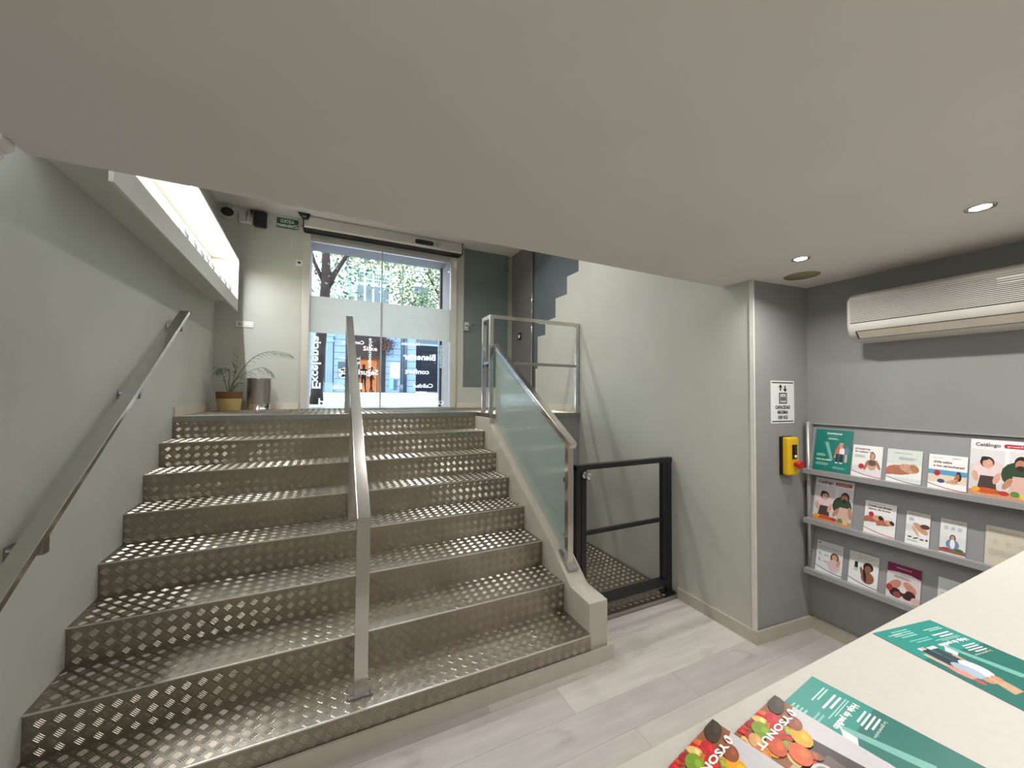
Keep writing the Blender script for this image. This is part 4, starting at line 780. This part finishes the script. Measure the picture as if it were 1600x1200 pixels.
mb = MB(); mb.box(-14, 0.95, FY+0.06, FY+3, 1.68, 6.0); mb.box(2.9, 4.81, FY+0.06, FY+3, 1.68, 6.0); mb.box(6.14, 22, FY+0.06, FY+3, 1.68, 6.0); mb.box(0.95, 2.9, FY+0.06, FY+3, 5.04, 6.0); mb.box(4.81, 6.14, FY+0.06, FY+3, 4.70, 6.0); mb.build('wall', STJ, bd)
for xa, xb in ((-3.6,-1.9),(-1.9,-0.36),(0.12,0.95),(2.95,4.0),(4.22,4.78),(6.16,7.6)):
    for k in range(10):
        za = 1.70+0.38*k
        mb = MB(); mb.box(xa+0.01, xb-0.01, FY, FY+0.06, za+0.012, za+0.368); mb.build('stone_block', STN, bd)
mb = MB(); mb.box(-0.34, 0.11, FY-0.12, FY+0.06, 1.70, 2.22); pil = mb.build('pilaster', STN, bd)
mb = MB(); mb.box(-0.30, 0.07, FY-0.08, FY+0.06, 2.22, 4.55)
for k in range(4): mb.box(-0.27+k*0.09, -0.22+k*0.09, FY-0.10, FY-0.08, 2.3, 4.5)
mb.build('shaft', STN, pil); mb = MB(); mb.box(-0.36, 0.13, FY-0.14, FY+0.06, 4.55, 4.66); mb.box(-0.32, 0.09, FY-0.12, FY+0.06, 4.66, 4.86); mb.box(-0.40, 0.17, FY-0.16, FY+0.06, 4.86, 5.0); mb.build('capital', STN, pil)
# boutique
mb = MB(); mb.box(0.95, 1.50, FY-0.10, FY+0.2, 1.68, 5.04); mb.box(2.62, 2.95, FY-0.10, FY+0.2, 1.68, 5.04); mb.box(1.50, 2.62, FY-0.10, FY+0.2, 3.72, 5.04); shop = mb.build('shopfront', BRN, bd)
mb = MB(); put_text(mb, 'Silke', 0.36, (1.68,FY-0.11,4.16), (1,0,0), (0,0,1), 0.78); mb.build('lettering', mat('sign_gold', (236,196,170), 0.4), shop)
mb = MB(); mb.box(1.50, 2.62, FY+1.6, FY+1.65, 1.68, 3.72); mb.build('glowing_back_wall', mat('shop_wall_glow', (196,128,86), 0.6, vary=0.3, scale=1.5, emit=(255,165,105), estr=0.55), bd)  # back wall glows by itself, standing in for the shop's lighting
mb = MB(); mb.box(1.50, 2.62, FY+0.2, FY+1.6, 1.66, 1.69); mb.box(1.46, 1.50, FY+0.2, FY+1.6, 1.68, 3.72); mb.box(2.62, 2.66, FY+0.2, FY+1.6, 1.68, 3.72); mb.box(1.5, 2.62, FY+0.2, FY+1.6, 3.72, 3.76); mb.build('interior_shell', mat('shop_interior', (180,140,116), 0.7, vary=0.3, scale=2), bd)
mb = MB(); mb.box(1.15, 1.42, FY-0.11, FY-0.10, 2.0, 3.5); mb.build('side_window', WGL, bd)
mb = MB(); mb.box(4.81, 6.14, FY+0.02, FY+0.12, 1.75, 4.66); dd = mb.build('dark_door', mat('dark_navy_door', (12,15,26), 0.4, spec=0.08, vary=0.1), bd)
mb = MB(); mb.box(4.78, 6.17, FY-0.05, FY+0.1, 4.66, 4.78); mb.build('lintel', STN, dd)
mb = MB(); mb.box(0.35, 0.93, FY-0.012, FY-0.002, 2.55, 3.45); nb = mb.build('poster_window', mat('dark_pane', (40,48,62), 0.2), bd)
mb = MB()
for k in range(40): mb.box(*(lambda a, b: (a, a+0.1, FY-0.02, FY-0.013, b, b+0.1))(0.38+RNG.random()*0.42, 2.50+RNG.random()*0.5))
mb.build('white_flower_display', M['paper'], nb)
mb = MB(); mb.box(3.24, 3.78, FY-0.03, FY-0.002, 2.58, 3.49); po = mb.build('poster', M['paper'], bd)
for k in range(16):
    mb = MB(); a, b = 3.27+RNG.random()*0.42, 2.62+RNG.random()*0.80; mb.box(a, a+0.06, FY-0.036, FY-0.031, b, b+0.06); mb.build('photo', ink([(60,70,110),(196,110,100),(80,110,80),(50,50,60)][k % 4]), po)
mb = MB(); mb.box(3.2, 3.42, FY-0.05, FY-0.002, 1.9, 2.52); mb.build('poster_board', ink((90,150,200)), bd)
mb = MB()
for k in range(6): mb.box(3.45, 3.66, FY-0.05, FY-0.03, 1.86+k*0.11, 1.91+k*0.11)
mb.build('striped_board', M['blackp'], bd)
mb = MB(); mb.tube([(4.11,FY-0.08,1.68),(4.11,FY-0.08,6.0)], 0.09, 10); mb.build('drainpipe', mat('pipe_blue_grey', (44,52,68), 0.5), bd)
FLW = [mat('hanging_flowers', (100,32,42), 0.8, vary=0.3, scale=8), mat('hanging_leaves', (30,40,28), 0.8, vary=0.3, scale=8)]
mb = MB()
for k in range(420):
    c = (2.98+RNG.normal()*0.24, FY-0.35+RNG.normal()*0.12, 4.55+RNG.normal()*0.26); mb.cur = 0 if k % 3 == 0 else 1; s_ = 0.05
    a = Vector(RNG.normal(size=3)).normalized()*s_; b2 = a.cross(Vector(RNG.normal(size=3))).normalized()*s_
    mb.add([Vector(c)-a, Vector(c)+b2, Vector(c)+a, Vector(c)-b2], [(0,1,2,3)])
tag(mb.build('hanging_flowers', FLW, bd), None, None, None, 'stuff')
# upper storeys
ub = bd
mb = MB(); mb.box(-14, -0.6, FY+0.3, FY+3, 6.0, 16); mb.box(-0.6, 22, FY+0.06, FY+3, 6.0, 16); mb.build('upper_wall', LIM, bd)
for z, d in ((6.0,0.5),(8.95,0.35),(9.35,0.22),(9.6,0.30),(12.4,0.4)):
    mb = MB(); mb.box(-0.6, 22, FY-d, FY+0.06, z, z+0.12); mb.build('cornice', LIM, bd)
bay = MB().box(1.18, 3.10, FY-0.7, FY+0.06, 6.0, 8.74).build('bay_window', MNT, bd)
for k in range(4):
    xa = 1.26+k*0.46
    mb = MB(); mb.box(xa, xa+0.36, FY-0.715, FY-0.70, 6.2, 7.86); mb.build('pane', WGL, bay)
    for i in range(3):
        for j in range(3):
            mb = MB(); mb.box(xa+0.01+i*0.118, xa+0.105+i*0.118, FY-0.715, FY-0.70, 8.06+j*0.2, 8.21+j*0.2); mb.build('pane', WGL, bay)
mb = MB()
for k in range(26): mb.tube([(0.9+k*0.12,FY-0.8,9.75),(0.9+k*0.12,FY-0.8,10.6)], 0.03, 6)
mb.box(0.85, 4.0, FY-0.86, FY-0.74, 10.6, 10.7); mb.box(0.85, 4.0, FY-0.9, FY+0.06, 9.62, 9.75); mb.build('balcony', mat('balcony_mint', (170,210,206), 0.6), bd)
for k in range(12):
    mb = MB(); mb.box(4.55, 5.6, FY+0.0, FY+0.06, 6.6+k*0.34, 6.66+k*0.34); mb.build('stone_band', STJ, bd)
mb = MB(); mb.box(4.6, 5.5, FY+0.03, FY+0.058, 6.4, 8.4); mb.build('upper_window', WGL, bd)
mb = MB(); mb.lathe([(0.78,6.0),(0.78,8.9),(0.6,9.2),(0,9.4)], (0.15,FY-0.1,0), 28); mb.build('corner_turret', mat('turret_blue_grey', (150,176,186), 0.7, vary=0.06, scale=1.2), bd)
lpst = thing('lamp_post', 'dark street lamp post across the road', 'lamp post', (3.55,19.0,1.6))
mb = MB(); mb.tube([(3.35,20.6,1.66),(3.35,20.6,9.5)], 0.055, 10); mb.build('pole', mat('post_grey', (50,56,62), 0.5), lpst)
mb = MB(); mb.tube([(3.35,20.6,1.66),(3.35,20.6,2.1)], 0.10, 10); mb.build('foot', mat('post_foot', (60,70,80), 0.5), lpst)
# trees
LFM = [mat('street_leaf_%d' % k, c, 0.6, vary=0.25, scale=3) for k, c in enumerate([(40,56,36),(72,90,52),(126,142,104)])]
def leaves(n, boxes, size):
    mb = MB(); 
    for k in range(n):
        c, r_ = boxes[RNG.integers(len(boxes))]
        p = Vector(c)+Vector(RNG.normal(size=3)*np.array(r_))
        a = Vector(RNG.normal(size=3)).normalized(); b2 = a.cross(Vector(RNG.normal(size=3))).normalized(); s_ = size*RNG.uniform(0.6, 1.3)
        mb.cur = int(RNG.integers(3)); nrm = a.cross(b2)*s_*0.12
        mb.add([p-a*s_, p+b2*s_*0.45+nrm, p+a*s_, p-b2*s_*0.45+nrm], [(0,1,2),(0,2,3)])
    return mb
tr = thing('street_tree', 'dark forked street tree just outside the door at left', 'tree', (-0.22,8.0,LAND))
mb = MB(); mb.tube([(-0.24,8,LAND-0.02),(-0.235,8,1.7),(-0.20,8,2.4),(-0.155,8,3.1),(-0.12,8,3.75),(-0.13,8,4.4),(-0.16,8,5.2),(-0.1,8.1,6.2)], [0.125,0.10,0.095,0.09,0.085,0.065,0.06,0.04], 14); mb.build('trunk', BARK, tr)
mb = MB(); mb.tube([(-0.10,8,3.66),(0.02,8,3.92),(0.20,8,4.25),(0.40,8,4.60),(0.62,8.05,5.1)], [0.07,0.05,0.036,0.033,0.028], 10); mb.build('branch', BARK, tr)
mb = MB(); mb.tube([(-0.16,8,3.75),(-0.32,8,4.1),(-0.5,8,4.7)], [0.04,0.03,0.025], 8); mb.build('branch', BARK, tr)
lm = leaves(1500, [((0.1,8.3,4.4),(0.25,0.5,0.3)),((0.55,8.6,4.35),(0.22,0.4,0.25)),((0.8,8.5,4.6),(0.3,0.5,0.22)),((0.1,8.5,4.0),(0.2,0.4,0.2)),((-0.4,8.6,4.3),(0.25,0.5,0.4)),((0.3,8.5,5.4),(0.9,0.8,0.5)),((0.15,9.4,3.75),(0.25,0.3,0.2))], 0.045)
tag(lm.build('foliage', LFM, tr), None, None, None, 'stuff')
t2 = thing('street_tree', 'leafy street tree beyond the right side of the door', 'tree', (3.3,12.5,LAND))
mb = MB(); mb.tube([(3.9,12.5,LAND-0.06),(3.85,12.5,3.2),(3.6,12.5,4.8),(3.4,12.5,6.5)], [0.14,0.12,0.09,0.05], 12); mb.build('trunk', BARK, t2)
mb = MB(); mb.tube([(3.72,12.5,4.1),(3.2,12.4,4.9),(2.8,12.4,5.6)], [0.06,0.04,0.025], 8); mb.build('branch', BARK, t2)
lm = leaves(3600, [((3.05,12.4,5.6),(0.22,0.5,0.45)),((2.95,12.4,4.75),(0.32,0.5,0.35)),((2.5,12.4,4.5),(0.35,0.5,0.2)),((3.2,12.4,6.4),(0.6,0.8,0.5)),((2.2,12.4,6.1),(0.5,0.6,0.35)),((2.0,12.4,5.0),(0.25,0.5,0.3)),((1.3,12.4,6.0),(0.5,0.5,0.3))], 0.062)
tag(lm.build('foliage', LFM, t2), None, None, None, 'stuff')
# people in the boutique doorway
def person(label, x, y, z, h, face, cloth, step):
    t = thing('person', label, 'person', (x,y,z)); k = h/1.7
    J = {'pel':(0,0,0.95),'waist':(0,0,1.1),'chest':(0,0.01,1.33),'neck':(0,0,1.48),'head':(0,-0.01,1.60),'top':(0,0,1.69),
      'lh':(-0.09,0,0.92),'lk':(-0.10,-step,0.50),'la':(-0.11,step*0.8,0.08),'lt':(-0.12,step*0.8-0.14,0.03),'rh':(0.09,0,0.92),'rk':(0.10,step*0.6,0.50),'ra':(0.11,-step,0.08),'rt':(0.12,-step-0.14,0.03),
      'ls':(-0.19,0,1.40),'le':(-0.26,0.04,1.13),'lw':(-0.23,-0.10,0.92),'lf':(-0.22,-0.14,0.82),'rs':(0.19,0,1.40),'re':(0.26,0.04,1.13),'rw':(0.23,-0.10,0.92),'rf':(0.22,-0.14,0.82)}
    R_ = {'pel':0.15,'waist':0.125,'chest':0.15,'neck':0.055,'head':0.095,'top':0.07,'lh':0.09,'rh':0.09,'lk':0.06,'rk':0.06,'la':0.042,'ra':0.042,'lt':0.04,'rt':0.04,'ls':0.06,'rs':0.06,'le':0.045,'re':0.045,'lw':0.034,'rw':0.034,'lf':0.03,'rf':0.03}
    E_ = [('pel','waist'),('waist','chest'),('chest','neck'),('neck','head'),('head','top'),('pel','lh'),('lh','lk'),('lk','la'),('la','lt'),('pel','rh'),('rh','rk'),('rk','ra'),('ra','rt'),('chest','ls'),('ls','le'),('le','lw'),('lw','lf'),('chest','rs'),('rs','re'),('re','rw'),('rw','rf')]
    nm = list(J); me = bpy.data.meshes.new('body'); ca, sa = math.cos(face), math.sin(face)
    me.from_pydata([((J[a][0]*ca-J[a][1]*sa)*k, (J[a][0]*sa+J[a][1]*ca)*k, J[a][2]*k) for a in nm], [(nm.index(a), nm.index(b)) for a, b in E_], [])
    o = bpy.data.objects.new('body', me); COL.objects.link(o); o.parent = t; me.materials.append(cloth)
    sk = o.modifiers.new('skin', 'SKIN'); sk.use_smooth_shade = True
    for i, a in enumerate(nm):
        d = me.skin_vertices[0].data[i]; d.radius = (R_[a]*k, R_[a]*k*0.85); d.use_root = (a == 'pel')
    o.modifiers.new('sub', 'SUBSURF').levels = 1; o.modifiers['sub'].render_levels = 1
    mb = MB(); mb.ell((x,y+0.015*sa,z+1.63*k), (0.105*k,0.11*k,0.115*k)); mb.build('hair', mat('dark_hair', (36,28,26), 0.7), t)
    for sx in (-0.11, 0.11):
        mb = MB(); mb.ell((x+(sx*ca)*k, y+sx*sa*k-0.05, z+0.04), (0.05*k,0.12*k,0.04*k)); mb.build('shoe', M['blackp'], t)
    return t
CL = mat('black_clothes', (26,26,32), 0.8, spec=0.08, vary=0.2); CL2 = mat('dark_coat', (40,36,40), 0.8, spec=0.08, vary=0.2)
person('person in black clothes standing with feet apart in the boutique doorway', 1.78, FY+0.6, 1.69, 1.66, 0.2, CL, 0.10)
person('person in a dark coat at the right of the boutique doorway', 2.24, FY+0.9, 1.69, 1.55, 1.2, CL2, 0.06)
